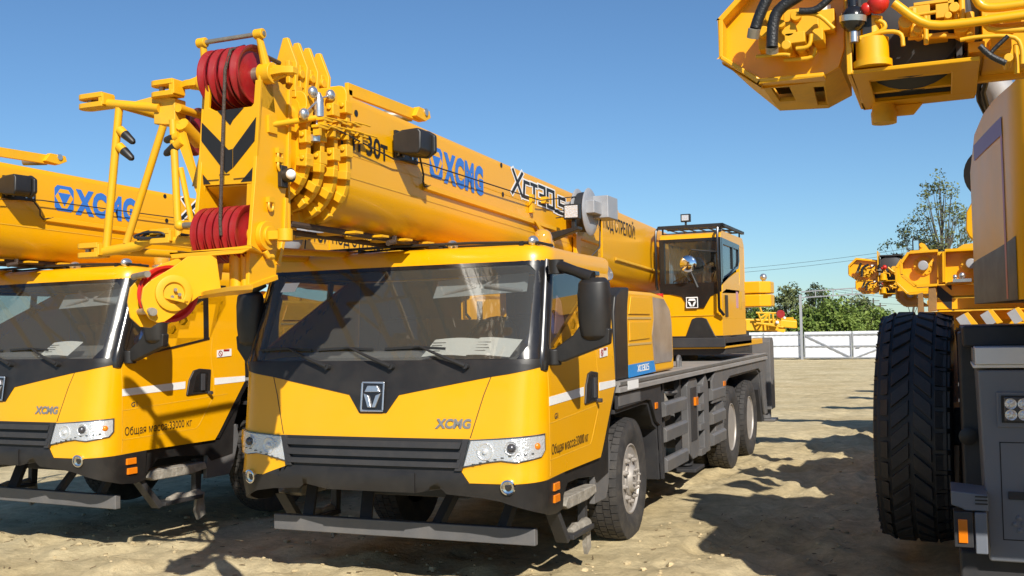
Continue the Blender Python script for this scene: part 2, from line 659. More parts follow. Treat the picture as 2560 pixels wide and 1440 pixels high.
# ---------------------------------------------------------------- cab shell
mb = MB()
low = sd([(1.755, 1.66), (1.755, 1.40), (1.32, 0.86), (0.45, 0.86), (0.20, .855)], -1)
low = [(-a, b) for a, b in [(sy(1.755, 1.66), 1.66), (sy(1.755, 1.40), 1.40), (sy(1.32, .86), .86), (sy(.45, .86), .86)]]
low += [(sx(-1.1, .845), .845), (sx(-.77, .845), .845), (sx(-.70, .93), .93), (sx(.70, .93), .93), (sx(.77, .845), .845), (sx(1.1, .845), .845)]
low += [(sy(.45, .86), .86), (sy(1.32, .86), .86), (sy(1.755, 1.40), 1.40), (sy(1.755, 1.66), 1.66)]
sh = panel(low, 0, 0.03, ds=0.05, dz=0.07)
mb.add(sh.v, sh.f)
for sg in (1, -1):
    up_ = [(.185, 1.66), (1.755, 1.66), (1.79, 2.345), (1.545, 2.345), (1.535, 2.16), (1.275, 1.822), (.49, 1.70), (.20, 1.70)]
    q = [(sy(y, z), z) for y, z in up_]
    if sg < 0:
        q = mirror_poly(q)
    sh = panel(q, 0, 0.03)
    mb.add(sh.v, sh.f)
# chamfered crease under the headlights
mb.build('cab_body', 'yellow_gloss', crane, ang=30)

# roof: visor band and crowned top
mb = MB()
ss = [i*0.05 for i in range(-56, 57)]
smax = sy(1.80, 2.42)
ss = [-smax] + [s for s in ss if abs(s) < smax-.02] + [smax]
rows = []
for z, grow in ((2.345, 0.0), (2.40, 0.012), (2.455, 0.012), (2.485, -0.01), (2.50, -0.05)):
    row = []
    for s in ss:
        p, n = cab_fn(s, min(z, 2.47))
        n.z = 0
        n.normalize()
        q = p + n*grow
        q.z = z - (0.0 if abs(s) < 1.0 else 0.02*min(1, (abs(s)-1)))
        row.append(q)
    rows.append(row)
k = len(ss)
vs = [p for r in rows for p in r]
fs = [(i*k+j, i*k+j+1, (i+1)*k+j+1, (i+1)*k+j) for i in range(len(rows)-1) for j in range(k-1)]
top = [(len(rows)-1)*k+j for j in range(k)]
# cap as strips joining left and right halves
h = k//2
for j in range(h):
    a, b, c, d = top[h-j], top[h-j-1] if h-j-1 >= 0 else top[0], top[h+j+1] if h+j+1 < k else top[-1], top[h+j]
    if h-j-1 >= 0 and h+j+1 < k:
        fs.append((a, b, c, d))
mb.add(vs, fs)
mb.prism([(-1.19, 2.345), (1.19, 2.345), (1.19, 2.45), (1.1, 2.475), (-1.1, 2.475), (-1.19, 2.45)], 'y', 1.74, 1.80)
mb.build('cab_roof', 'yellow_gloss', crane, ang=45)

# rear wall and interior
mb = MB()
mb.prism([(-1.2, 1.3), (1.2, 1.3), (1.16, 2.34), (.30, 2.34), (.30, 1.98), (-.15, 1.98), (-.15, 2.34), (-1.16, 2.34)], 'y', 1.70, 1.74)
mb.box(-.15, .30, 1.70, 1.74, 2.20, 2.34)
mb.box(-1.2, 1.2, .1, 1.7, 0.93, 0.97)
mb.box(-1.15, 1.15, .35, 1.7, 2.355, 2.375)
mb.build('cab_lining', 'seat', crane)
mb = MB()
mb.prism([(.12, 1.30), (.09, 1.60), (.18, 1.685), (.50, 1.70), (.60, 1.64), (.62, 1.2)], 'x', -1.16, 1.16)
mb.prism([(.34, 1.69), (.38, 1.79), (.55, 1.79), (.60, 1.66)], 'x', .35, .95)
mb.prism([(.30, 1.69), (.36, 1.74), (.55, 1.74), (.60, 1.66)], 'x', -.9, .2)
mb.build('dashboard', 'dash', crane, bevel=.02)
for x in (-.62, .58):
    mb = MB()
    mb.prism([(.95, 1.30), (.93, 1.42), (1.0, 1.46), (1.42, 1.42), (1.48, 1.30)], 'x', x-.25, x+.25)
    mb.prism([(1.38, 1.40), (1.52, 2.00), (1.62, 2.00), (1.55, 1.38)], 'x', x-.24, x+.24)
    mb.prism([(1.50, 2.00), (1.51, 2.20), (1.60, 2.20), (1.62, 2.00)], 'x', x-.14, x+.14)
    mb.build('seat', 'seat', crane, bevel=.03)
mb = MB()
c = Vector((.58, .74, 1.80)); tilt = R(35)
ring = [c + Vector((.22*math.cos(a), -.22*math.sin(a)*math.sin(tilt)*-1, .22*math.sin(a)*math.cos(tilt))) for a in [2*PI*i/24 for i in range(25)]]
mb.tube(ring, .014, 8)
for a in (PI/2, PI*1.17, PI*1.83):
    mb.tube([c, c + Vector((.22*math.cos(a), .22*math.sin(a)*math.sin(tilt), .22*math.sin(a)*math.cos(tilt)))], .012, 6)
mb.tube([c, (.58, .50, 1.62)], .03, 8)
mb.build('steering_wheel', 'black', crane)
# sun visor strip behind the right half of the windscreen
mb = MB()
mb.poly([(.30, .42, 2.26), (1.02, .46, 2.30), (1.02, .40, 2.16), (.28, .36, 2.13)], (0, -1, .3), .006)
mb.build('sun_visor', 'visor', crane)
mb = MB()
for a, b in (((.47, .425, 2.29), (.62, .385, 2.215)), ((.36, .375, 2.155), (.62, .385, 2.215)), ((.80, .43, 2.285), (.70, .385, 2.215)), ((.70, .385, 2.215), (.99, .385, 2.165))):
    mb.cyl(a, b, .012, n=8)
mb.build('visor_arm', 'galv', crane)

# ---------------------------------------------------------------- black front trim, windscreen
vz = [(-1.215, 1.66), (-.90, 1.565), (-.205, 1.44), (-.112, 1.312), (.112, 1.312), (.205, 1.44), (.90, 1.565), (1.215, 1.66)]
mb = MB()
zt_ = 1.682
half = [fr([(.205, 1.44), (.90, 1.565), (.90, zt_), (.205, zt_)]), fr([(.90, 1.565), (1.215, 1.625)]) + [(1.335, 1.635), (1.335, zt_)] + fr([(.90, zt_)])]
for q in [fr([(-.205, 1.44), (-.112, 1.312), (.112, 1.312), (.205, 1.44), (.205, zt_), (-.205, zt_)])] + half + [mirror_poly(q) for q in half]:
    k = panel(q, .006, .02, ds=.05, dz=.05)
    mb.add(k.v, k.f)
mb.build('front_trim', 'black', crane, ang=30)
# glass and its black border
gl = fr([(-1.14, 1.77), (-1.08, 1.687), (1.08, 1.687), (1.14, 1.77)]) + fr([(1.125, 2.30), (1.085, 2.345), (-1.085, 2.345), (-1.125, 2.30)])
panel(gl, .004, .006, ds=.05, dz=.08).build('windscreen', 'glass_front', crane, ang=60)
mb = MB()
frm = [fr([(-1.085, 2.345), (1.085, 2.345)]) + [(1.335, 2.345), (1.335, 2.385), (-1.335, 2.385), (-1.335, 2.345)]]
left = [(-1.335, 1.683), fr([(-1.08, 1.683)])[0], fr([(-1.14, 1.77)])[0], fr([(-1.125, 2.30)])[0], fr([(-1.085, 2.345)])[0], (-1.335, 2.345)]
frm += [left, mirror_poly(left)]
for q in frm:
    g = panel(q, .007, .03, ds=.04, dz=.06)
    mb.add(g.v, g.f)
mb.build('windscreen_frame', 'black_gloss', crane, ang=40)
# A pillars: rounded gloss posts outside the glass
for sg in (1, -1):
    mb = MB()
    pts = []
    rr = []
    for z in (1.60, 1.66, 1.75, 1.9, 2.05, 2.2, 2.32, 2.375):
        p, n = cab_fn(sg*1.27, z)
        pts.append(p - n*.035)
        rr.append(.062 if z > 1.62 else .05)
    mb.tube(pts, rr, 14)
    mb.build('pillar_trim', 'black_gloss', crane)
# wiper arms
for x0 in (-.56, -.02, .56):
    mb = MB()
    p0, n = cab_fn(sx(x0+.16, 1.635), 1.635)
    p1, n1 = cab_fn(sx(x0-.22, 1.77), 1.77)
    mb.cyl(p0-n*.005, p0+n*.05, .022, n=12)
    mb.tube([p0+n*.045, p0.lerp(p1, .45)+n*.06, p1+n1*.035], [.017, .012, .007], 8)
    a, na = cab_fn(sx(x0-.50, 1.762), 1.762)
    b, nb = cab_fn(sx(x0-.02, 1.757), 1.757)
    md, nm = cab_fn(sx((x0*2-.53)/2, 1.77), 1.77)
    mb.beam(a+na*.016, md+nm*.018, .012, .018)
    mb.beam(md+nm*.018, b+nb*.016, .012, .018)
    mb.beam(p1+n1*.03, md+nm*.025, .02, .012)
    mb.build('wiper', 'black_mat', crane)
# windscreen sticker, emblem, lettering
p, n = cab_fn(sx(-.93, 2.26), 2.26)
mb = panel(fr([(-1.0, 2.215), (-.86, 2.215), (-.83, 2.285), (-.97, 2.285)]), .0065, .001)
mb.build('windscreen_sticker', 'paper', crane)


def emblem(parent, org, ux, uy, w, h, frame='silver'):
    """silver frame with a hexagon ring round a triangle"""
    org = Vector(org); ux = Vector(ux).normalized(); uy = Vector(uy).normalized()
    nz = ux.cross(uy)

    def P(a, b, d=0.0):
        return org + ux*a + uy*b + nz*d
    mb = MB()
    mb.poly([P(-w/2, -h/2), P(w/2, -h/2), P(w/2, h/2), P(-w/2, h/2)], nz, .008)
    e = mb.build('emblem', 'black_gloss', parent)
    mb = MB()
    t = w*.06
    for q in ([(-w/2, -h/2), (w/2, -h/2), (w/2, -h/2+t), (-w/2, -h/2+t)], [(-w/2, h/2-t), (w/2, h/2-t), (w/2, h/2), (-w/2, h/2)],
              [(-w/2, -h/2+t), (-w/2+t, -h/2+t), (-w/2+t, h/2-t), (-w/2, h/2-t)], [(w/2-t, -h/2+t), (w/2, -h/2+t), (w/2, h/2-t), (w/2-t, h/2-t)]):
        mb.poly([P(a, b, .008) for a, b in q], nz, .006)
    # three bars around a downward triangle
    a = w*.40; b = h*.36
    bars = [[(-a*.55, b), (a*.55, b), (a*.85, b*.42), (-a*.85, b*.42)],
            [(-a*.95, b*.30), (-a*.42, b*.12), (a*-.02, -b), (-a*.42, -b)],
            [(a*.95, b*.30), (a*.42, -b), (a*.04, -b), (a*.42, b*.12)]]
    for q in bars:
        mb.poly([P(x, y, .008) for x, y in q], nz, .014)
    mb.build('emblem_mark', frame, e, bevel=.003)
    return e


p, n = cab_fn(0, 1.43)
p2, n2 = cab_fn(0, 1.40)
emblem(crane, cab_fn(0, 1.425)[0] + n*.012, (1, 0, 0), (0, .14, 1), .185, .215)

XC = {'X': [[(0, 0), (.75, 1)], [(0, 1), (.75, 0)]], 'C': [[(1.45, .85), (1.45, 1), (.95, 1), (.95, 0), (1.45, 0), (1.45, .15)]],
      'M': [[(1.7, 0), (1.7, 1), (2.05, .45), (2.4, 1), (2.4, 0)]], 'G': [[(3.2, .85), (3.2, 1), (2.65, 1), (2.65, 0), (3.2, 0), (3.2, .5), (2.95, .5)]]}
o_ = cab_fn(sx(.51, 1.215), 1.215)
mb, w_ = text_mb('XCMG', .088, o_[0]+o_[1]*.004, (1, .06, 0), (0.15, .1, 1), bold=.045, depth=.004, stretch=1.0)
mb.build('front_lettering', 'badge', crane)

# hood seams (open joints)
for sg in (1, -1):
    q = [(sx(.765, 1.15), 1.15), (sx(.771, 1.15), 1.15), (sx(.906, 1.57), 1.57), (sx(.90, 1.57), 1.57)]
    if sg < 0:
        q = mirror_poly(q)
    panel(q, .0015, .004).build('hood_joint', 'black_mat', crane)

# ---------------------------------------------------------------- grille, bumper, lamps
g = fr([(-.70, .925), (.70, .925), (.745, 1.142), (-.745, 1.142)])
mb = panel(g, .004, .02)
mb.build('grille', 'black_mat', crane)
mb = MB()
for z0, z1 in ((1.075, 1.118), (1.005, 1.05), (.945, .982)):
    k = panel(fr([(-.70, z0), (.70, z0), (.715, z1), (-.715, z1)]), .035, .03, ds=.1)
    mb.add(k.v, k.f)
mb.build('grille_slat', 'gray_dark', crane, bevel=.008)
mb = MB()
for sg in (1, -1):
    q = [(sx(.665, .925), .925), (sx(.715, .925), .925), (sx(.765, 1.142), 1.142), (sx(.725, 1.142), 1.142)]
    k = panel(q if sg > 0 else mirror_poly(q), .03, .03)
    mb.add(k.v, k.f)
mb.build('grille_cheek', 'gray_dark', crane, bevel=.005)

bz = [(-.36, .765), (.36, .765), (.36, .79), (.42, .80), (.56, .795), (.60, .765), (.85, .748), (1.0, .725), (1.12, .68)]
bump = fr([(.70, .925)]) + fr([(.77, .842), (.95, .842), (1.1, .842), (1.2, .846)]) + [(sy(.24, .855), .855), (sy(.46, .86), .86), (sy(.47, .60), .60), (sy(.36, .585), .585), (sy(.20, .60), .60)]
bump = fr([(-.70, .925)]) + [(a, b) for a, b in bump]
low_ = fr([(1.12, .68), (1.0, .725), (.85, .748), (.60, .765), (.56, .80), (.36, .80), (.36, .765)])
right = fr([(.0, .925)]) + bump[1:] + low_ + fr([(0, .765)])
right = right[:]  # ring, clockwise
mb = panel(right[::-1], .008, .03, ds=.05, dz=.05)
lft = panel([(-a, b) for a, b in right], .008, .03, ds=.05, dz=.05)
mb.add(lft.v, lft.f)
k = panel(fr([(-.34, .77), (.36, .77), (.36, .90), (-.34, .90)]), .022, .02, ds=.1)
mb.add(k.v, k.f)
mb.build('bumper', 'black', crane, ang=40, bevel=.004)
# black side sill behind the bumper corner
for sg in (1, -1):
    x = 1.222*sg
    mb = MB()
    mb.prism([(.46, .86), (1.33, .862), (1.72, 1.38), (1.755, 1.40), (1.81, 1.40), (1.62, .98), (1.60, .70), (1.30, .66), (1.25, .72), (.85, .76), (.62, .76), (.47, .64)], 'x', x-.02*sg, x)
    mb.build('side_sill', 'black', crane, bevel=.004)
    mb = MB()
    mb.prism([(1.345, .865), (1.40, .865), (1.845, 1.40), (1.77, 1.40)], 'x', x-.05*sg, x+.018*sg)
    mb.build('cab_rear_edge', 'black_gloss', crane, bevel=.006)

# headlights: reflector bowl, inner lamps, clear lens
hl = [(.745, 1.142), (.98, 1.155), (1.13, 1.165)]
for sg in (1, -1):
    outl = fr([(.765, 1.137), (.98, 1.15), (1.14, 1.163)]) + [(1.27, 1.172), (1.275, 1.06), (1.24, 1.015)] + fr([(1.10, .985), (1.0, .998), (.90, .985), (.80, .965), (.716, .948)])
    outl = outl[::-1]
    q = outl if sg > 0 else mirror_poly(outl)
    h = panel(q, .012, .012, ds=.04, dz=.04).build('headlight', 'lampdark', crane, label=None)
    cx = sum(a for a, b in q)/len(q)
    cz = sum(b for a, b in q)/len(q)
    ins = [(cx+(a-cx)*.955, cz+(b-cz)*.90) for a, b in q]
    panel(ins, .017, .004, ds=.04, dz=.04).build('reflector', 'lamp', h)
    mb = MB()
    for s_, z_, r_ in ((.84, 1.06, .06), (1.02, 1.085, .05)):
        p, n = cab_fn(sg*s_, z_)
        mb.lathe([(r_, .0), (r_, .010), (r_*.93, .012), (r_*.75, .005), (r_*.4, .002), (r_*.25, .02), (0, .024)], p+n*.012, n, 20)
    mb.build_each('lamp_bowl', 'lamp', h)
    mb = MB()
    p, n = cab_fn(sg*1.02, 1.085)
    mb.ball(p+n*.02, .032, 14)
    mb.build('projector_lens', 'lampdark', h)
    mb = MB()
    for i in range(9):
        s_ = .76+i*.05
        z_ = .972 + .012*min(i, 5)
        p, n = cab_fn(sg*s_, z_ if i < 6 else z_+.004*(i-5))
        mb.obox(p+n*.016, (.02, .012, .008))
    mb.build_each('light_bead', 'lampdark', h)
    mb = MB()
    p, n = cab_fn(sg*1.2, 1.09)
    mb.ball(p+n*.0, .03, 12)
    mb.build('indicator', 'orange', h)
    panel(q, .027, .003, ds=.04, dz=.04).build('lens', 'lens', h, ang=60)
    # fog lamp
    p, n = cab_fn(sx(1.05*sg, .828), .828)
    mb = MB()
    mb.lathe([(.052, -.02), (.052, .022), (.043, .026), (.041, .012), (.02, .004)], p, n, 24)
    f = mb.build('fog_lamp', 'chrome', crane)
    mb = MB()
    mb.lathe([(.042, .018), (.038, .028), (.025, .036), (.0, .04)], p, n, 20)
    mb.build('lens', 'lens', f, ang=80)
    # corner marker lamps
    for i, (z_, y_) in enumerate(((.785, .285), (.70, .30))):
        p, n = cab_fn(sy(y_, z_, sg), z_)
        mb = MB()
        mb.box(p.x - (.0 if sg > 0 else .022), p.x + (.022 if sg > 0 else .0), p.y-.055, p.y+.055, p.z-.028, p.z+.028)
        mb.build('marker_lamp', 'orange', crane, bevel=.006)

# under-run bar
mb = MB()
mb.box(-1.10, 1.10, .25, .31, .365, .485)
mb.build('underrun_bar', 'gray', crane, bevel=.008)
for sg in (1, -1):
    mb = MB()
    mb.beam((.82*sg, .30, .42), (.90*sg, .55, .85), .08, .05)
    mb.beam((.30*sg, .30, .44), (.42*sg, .60, .85), .09, .05)
    mb.build_each('bar_bracket', 'gray_dark', crane)

# ---------------------------------------------------------------- doors: glass, seams, handle, stripe, lettering
for sg in (1, -1):
    W = 1.25
    # window glass
    q = [(.40, 1.70), (.49, 1.70), (1.275, 1.822), (1.535, 2.16), (1.545, 2.345), (.47, 2.345), (.36, 2.0)]
    q = [(sy(.235, 1.70), 1.70)] + [(sy(y, z), z) for y, z in [(.49, 1.70), (1.275, 1.822), (1.535, 2.16), (1.545, 2.345), (.50, 2.345)]]
    gw = panel(q if sg > 0 else mirror_poly(q), -.004, .005).build('door_window', 'glass_side', crane, ang=60)
    mb = MB()
    for a, b in (((1.265, 1.822), (1.50, 2.345)),):
        k = panel((lambda z: z if sg > 0 else mirror_poly(z))([(sy(1.20, 1.822), 1.822), (sy(1.265, 1.822), 1.822), (sy(1.30, 2.345), 2.345), (sy(1.235, 2.345), 2.345)]), .006, .02)
        mb.add(k.v, k.f)
    k = panel((lambda z: z if sg > 0 else mirror_poly(z))([(sy(.50, 2.315), 2.315), (sy(1.545, 2.315), 2.315), (sy(1.545, 2.345), 2.345), (sy(.50, 2.345), 2.345)]), .006, .02)
    mb.add(k.v, k.f)
    k = panel((lambda z: z if sg > 0 else mirror_poly(z))([(sy(.49, 1.70), 1.70), (sy(1.275, 1.822), 1.822), (sy(1.275, 1.84), 1.84), (sy(.49, 1.72), 1.72)]), .008, .02)
    mb.add(k.v, k.f)
    mb.build('window_seal', 'black_gloss', gw)
    # joints
    mb = MB()
    for q in ([(.183, .87), (.189, .87), (.189, 1.65), (.183, 1.65)], [(1.316, 1.29), (1.322, 1.29), (1.322, 1.84), (1.316, 1.84)],
              [(.19, 1.226), (1.50, 1.283), (1.50, 1.290), (.19, 1.233)], [(.19, .974), (1.07, .988), (1.07, .994), (.19, .981)],
              [(1.07, .988), (1.12, 1.02), (1.32, 1.28), (1.315, 1.285), (1.11, 1.025), (1.065, .993)]):
        p_ = [(sy(y, z), z) for y, z in q]
        k = panel(p_ if sg > 0 else mirror_poly(p_), .0015, .004)
        mb.add(k.v, k.f)
    mb.build('door_joint', 'yellow_dirty', crane)
    # white reflective stripe
    mb = MB()
    for q in ([(.195, 1.353), (.935, 1.372), (.94, 1.438), (.195, 1.414)], [(1.325, 1.385), (1.752, 1.394), (1.752, 1.448), (1.325, 1.449)]):
        p_ = [(sy(y, z), z) for y, z in q]
        k = panel(p_ if sg > 0 else mirror_poly(p_), .003, .003)
        mb.add(k.v, k.f)
    mb.build_each('side_stripe', 'white', crane)
    # handle recess
    x = W*sg
    hp = [(.945, 1.305), (1.25, 1.315), (1.268, 1.535), (1.12, 1.55), (1.04, 1.535), (.98, 1.45)]
    mb = MB()
    mb.prism(hp, 'x', x-.01*sg, x+.016*sg)
    hd = mb.build('door_handle', 'black', crane, bevel=.01)
    mb = MB()
    mb.prism([(1.02, 1.335), (1.20, 1.335), (1.22, 1.51), (1.12, 1.52), (1.06, 1.48)], 'x', x+.0165*sg, x+.019*sg)
    mb.build('handle_recess', 'black_gloss', hd)
    mb = MB()
    mb.prism([(1.12, 1.345), (1.16, 1.345), (1.165, 1.50), (1.125, 1.50)], 'x', x+.02*sg, x+.035*sg)
    mb.cyl((x, 1.235, 1.315), (x+.05*sg, 1.235, 1.315), .018, n=10)
    mb.build('handle_grip', 'lampdark', hd)
    # lettering
    ux = (0, 1, .0) if sg > 0 else (0, -1, 0)
    mb, w_ = text_mb('Общая масса:33000 кг', .098, (x+.004*sg, .215 if sg > 0 else 1.02, 1.012), (0, sg, .012*sg), (0, 0, 1), bold=.002, depth=0, stretch=1.0)
    st = .80/w_
    mb, w_ = text_mb('Общая масса:33000 кг', .098, (x+.004*sg, .215 if sg > 0 else 1.02, 1.012), (0, sg, .012*sg), (0, 0, 1), bold=.002, depth=0, stretch=st)
    mb.build('door_lettering', 'ink', crane)
    mb, w_ = text_mb('G1', .055, (x+.004*sg, .29 if sg > 0 else .39, 1.255), (0, sg, 0), (0, 0, 1), bold=.02, depth=0, stretch=1.2)
    mb.build('model_badge', 'lampdark', crane)
    mb = MB()
    mb.prism([(1.36, 1.645), (1.56, 1.655), (1.56, 1.725), (1.36, 1.715)], 'x', x, x+.003*sg)
    wl_ = mb.build('warning_label', 'white', crane)
    mb = MB()
    ringp = [(x+.004*sg, 1.405+.025*math.cos(a), 1.682+.025*math.sin(a)) for a in [2*PI*i/14 for i in range(15)]]
    mb.tube(ringp, .004, 5)
    mb.tube([(x+.004*sg, 1.387, 1.70), (x+.004*sg, 1.423, 1.664)], .004, 5)
    mb.box(min(x+.003*sg, x+.0045*sg), max(x+.003*sg, x+.0045*sg), 1.45, 1.53, 1.70, 1.72)
    mb.build('label_print', 'red', wl_)

    # mirror: housing, arms, clamp
    mb = MB()
    A = Vector((1.245*sg, .34, 2.325))
    Bm = Vector((1.26*sg, .27, 1.71))
    hx = 1.57 if sg > 0 else -1.315
    prof = []
    # housing: tall rounded shell open to the rear
    for k_, (zz, ww, dd) in enumerate(((1.80, .075, .07), (1.83, .105, .10), (1.95, .115, .12), (2.12, .118, .12), (2.20, .11, .11), (2.235, .08, .07))):
        row = []
        for j in range(17):
            a = PI*j/16
            row.append((hx + ww*math.cos(a)*1.0, .30 - dd*math.sin(a)**.7, zz))
        prof.append(row)
    n_ = 17
    vs = [p for r_ in prof for p in r_]
    fs = [(i*n_+j, i*n_+j+1, (i+1)*n_+j+1, (i+1)*n_+j) for i in range(len(prof)-1) for j in range(n_-1)]
    fs += [tuple(range(n_)), tuple((len(prof)-1)*n_+j for j in range(n_-1, -1, -1))]
    fs += [tuple([i*n_ for i in range(len(prof))] + [i*n_+n_-1 for i in range(len(prof)-1, -1, -1)])]
    mb.add(vs, fs)
    mr = mb.build('wing_mirror', 'black', crane, ang=50, bevel=.008)
    mb = MB()
    # upper arm, broad and flat, and lower bracket that widens to the shell
    mb.tube([A, A+Vector((.06*sg, -.02, .005)), (hx-.13*sg, .26, 2.285), (hx, .25, 2.235)], [.04, .042, .036, .045], 10)
    mb.cyl(A+Vector((.03*sg, -.01, -.05)), A+Vector((.03*sg, -.01, .05)), .055, n=14)
    mb.build('mirror_arm', 'black', mr)
    mb = MB()
    mb.prism([(1.27*sg, 1.675), (1.33*sg, 1.65), (hx+.11*sg, 1.775), (hx+.12*sg, 1.88), (hx-.08*sg, 1.93), (hx-.15*sg, 1.84), (1.27*sg, 1.74)], 'y', .235, .31)
    mb.cyl((1.265*sg, .27, 1.63), (1.265*sg, .27, 1.745), .055, n=14)
    mb.build('mirror_bracket', 'black', mr, bevel=.012)
    mb = MB()
    mb.box(min(hx-.095*sg, hx+.095*sg), max(hx-.095*sg, hx+.095*sg), .301, .305, 1.83, 2.21)
    mb.build('mirror_pane', 'mirror', mr)
    # entry steps wrapped in dusty film
    mb = MB()
    mb.prism([(.50, .61), (.56, .665), (1.20, .665), (1.22, .60), (1.0, .575), (.55, .58)], 'x', 1.03*sg, 1.245*sg)
    mb.build('entry_step', 'wrap', crane, bevel=.01)
    mb = MB()
    mb.prism([(.40, .62), (.48, .60), (.72, .33), (.66, .31)], 'x', 1.10*sg, 1.20*sg)
    mb.beam((1.15*sg, .70, .345), (1.15*sg, 1.18, .345), .16, .035)
    mb.prism([(1.15, .35), (1.22, .35), (1.25, .70), (1.16, .70)], 'x', 1.10*sg, 1.16*sg)
    mb.build('step_hanger', 'gray_dark', crane, bevel=.006)
    mb = MB()
    mb.tube([(1.16*sg, .80, .36), (1.16*sg, .92, .372), (1.16*sg, 1.05, .36), (1.16*sg, 1.17, .365), (1.16*sg, 1.24, .35)], [.03, .045, .038, .05, .03], 9)
    mb.prism([(1.16, .33), (1.25, .35), (1.27, .16), (1.18, .12), (1.14, .2)], 'x', 1.14*sg, 1.17*sg)
    mb.build('step_wrapping', 'wrap', crane)

# gray rear flap of the front step, roof rail, horns, beacon
for sg in (1, -1):
    mb = MB()
    mb.prism([(1.24, .50), (1.26, .86), (1.66, .98), (1.70, .86), (1.62, .60), (1.55, .50)], 'x', 1.17*sg, 1.215*sg)
    mb.build('mudguard_flap', 'gray', crane, bevel=.006)
mb = MB()
mb.tube([(-1.15, .40, 2.505), (-.6, .36, 2.53), (0, .35, 2.535), (.6, .36, 2.53), (1.12, .40, 2.51), (1.15, .6, 2.50)], .011, 8)
mb.tube([(-1.15, .55, 2.51), (0, .50, 2.53), (1.10, .56, 2.515)], .009, 6)
for x in (-1.0, -.35, .35, 1.0):
    mb.box(x-.015, x+.015, .36, .5, 2.47, 2.525)
mb.build('roof_rail', 'black', crane)
for x in (.42, 1.07, -.9):
    mb = MB()
    mb.ball((x, .42, 2.525), .05, 14, sc=(.75, 1.2, .8))
    mb.build('roof_marker', 'silver', crane)
mb = MB()
mb.lathe([(.085, 0), (.09, .02), (.088, .045), (.06, .05)], (.93, .98, 2.485), (0, 0, 1), 20)
bc = mb.build('beacon', 'silver', crane)
mb = MB()
mb.lathe([(.07, .045), (.075, .07), (.075, .12), (.062, .155), (.035, .175), (0, .18)], (.93, .98, 2.485), (0, 0, 1), 22)
mb.build('beacon_dome', 'amber', bc, ang=80)

# ---------------------------------------------------------------- wheels
def tyre_mb(r=.54, w=.30, rr=.30, nblk=44, lug=.013):
    mb = MB()
    h = w/2
    mb.lathe([(rr, -h*.72), (rr+.03, -h*.86), ((r+rr)/2, -h*1.02), (r-.06, -h*.95), (r-.02, -h*.86), (r-lug, -h*.74),
              (r-lug, h*.74), (r-.02, h*.86), (r-.06, h*.95), ((r+rr)/2, h*1.02), (rr+.03, h*.86), (rr, h*.72)], (0, 0, 0), (1, 0, 0), 56, cap=False)
    for k, (x0, x1, ph) in enumerate(((-.86, -.46, 0), (-.42, -.02, .5), (.02, .42, 0), (.46, .86, .5))):
        for i in range(nblk):
            a0 = 2*PI*(i+ph+.06)/nblk
            a1 = 2*PI*(i+ph+.90)/nblk
            vs = []
            for rad, ed in ((r-lug-.006, 0), (r, .0)):
                for a in (a0, a1):
                    for x in (x0, x1):
                        rad2 = rad - (.012 if abs(x) > .8 and rad == r else 0)
                        vs.append((x*h, rad2*math.cos(a), rad2*math.sin(a)))
            mb.add(vs, [(0, 1, 3, 2), (4, 6, 7, 5), (0, 4, 5, 1), (2, 3, 7, 6), (0, 2, 6, 4), (1, 5, 7, 3)])
    return mb


def rim_front_mb():
    mb = MB()
    mb.lathe([(.302, .105), (.31, .118), (.298, .122), (.285, .10), (.272, .06), (.265, .02), (.258, .03), (.235, .055),
              (.20, .085), (.175, .10), (.155, .10), (.15, .115), (.125, .125), (.11, .15), (.10, .16), (.0, .165)], (0, 0, 0), (1, 0, 0), 40)
    for i in range(10):
        a = 2*PI*i/10+.2
        c = Vector((.085, .195*math.cos(a), .195*math.sin(a)))
        mb.cyl(c, c+Vector((.04, 0, 0)), .025, n=8)
        mb.cyl(c+Vector((.035, 0, 0)), c+Vector((.062, 0, 0)), .016, n=8)
    for i in range(8):
        a = 2*PI*i/8
        c = Vector((.12, .085*math.cos(a), .085*math.sin(a)))
        mb.cyl(c, c+Vector((.068, 0, 0)), .011, n=6)
    return mb


def rim_rear_mb():
    mb = MB()
    mb.lathe([(.302, .105), (.31, .118), (.298, .122), (.285, .10), (.275, .02), (.268, -.06), (.262, -.10), (.24, -.115), (.19, -.11), (.185, -.10),
              (.15, -.09), (.12, -.02), (.11, .03), (.0, .035)], (0, 0, 0), (1, 0, 0), 40)
    for i in range(10):
        a = 2*PI*i/10+.2
        c = Vector((-.112, .215*math.cos(a), .215*math.sin(a)))
        mb.cyl(c, c+Vector((.05, 0, 0)), .02, n=8)
    return mb


tyre_me = tyre_mb().mesh('tyre')
rimf_me = rim_front_mb().mesh('wheel')
rimr_me = rim_rear_mb().mesh('wheel')
for me_, mm in ((tyre_me, 'tyre'), (rimf_me, 'rim'), (rimr_me, 'rim')):
    me_.polygons.foreach_set('use_smooth', [True]*len(me_.polygons))
    me_.set_sharp_from_angle(angle=R(35))
    me_.materials.append(M[mm])
AX1, AX2, AX3 = 2.365, 7.08, 8.43


def wheel(y, sg, me, steer=0.0, dual=False):
    w = bpy.data.objects.new('wheel', me)
    COL.objects.link(w)
    w.parent = crane
    w.location = (1.065*sg, y, .54)
    w.rotation_euler = (random.random()*6, 0, (0 if sg > 0 else PI)+steer)
    t = bpy.data.objects.new('tyre', tyre_me)
    COL.objects.link(t)
    t.parent = w
    if dual:
        t2 = bpy.data.objects.new('inner_tyre', tyre_me)
        COL.objects.link(t2)
        t2.parent = w
        t2.location = (-.34, 0, 0)
    return w


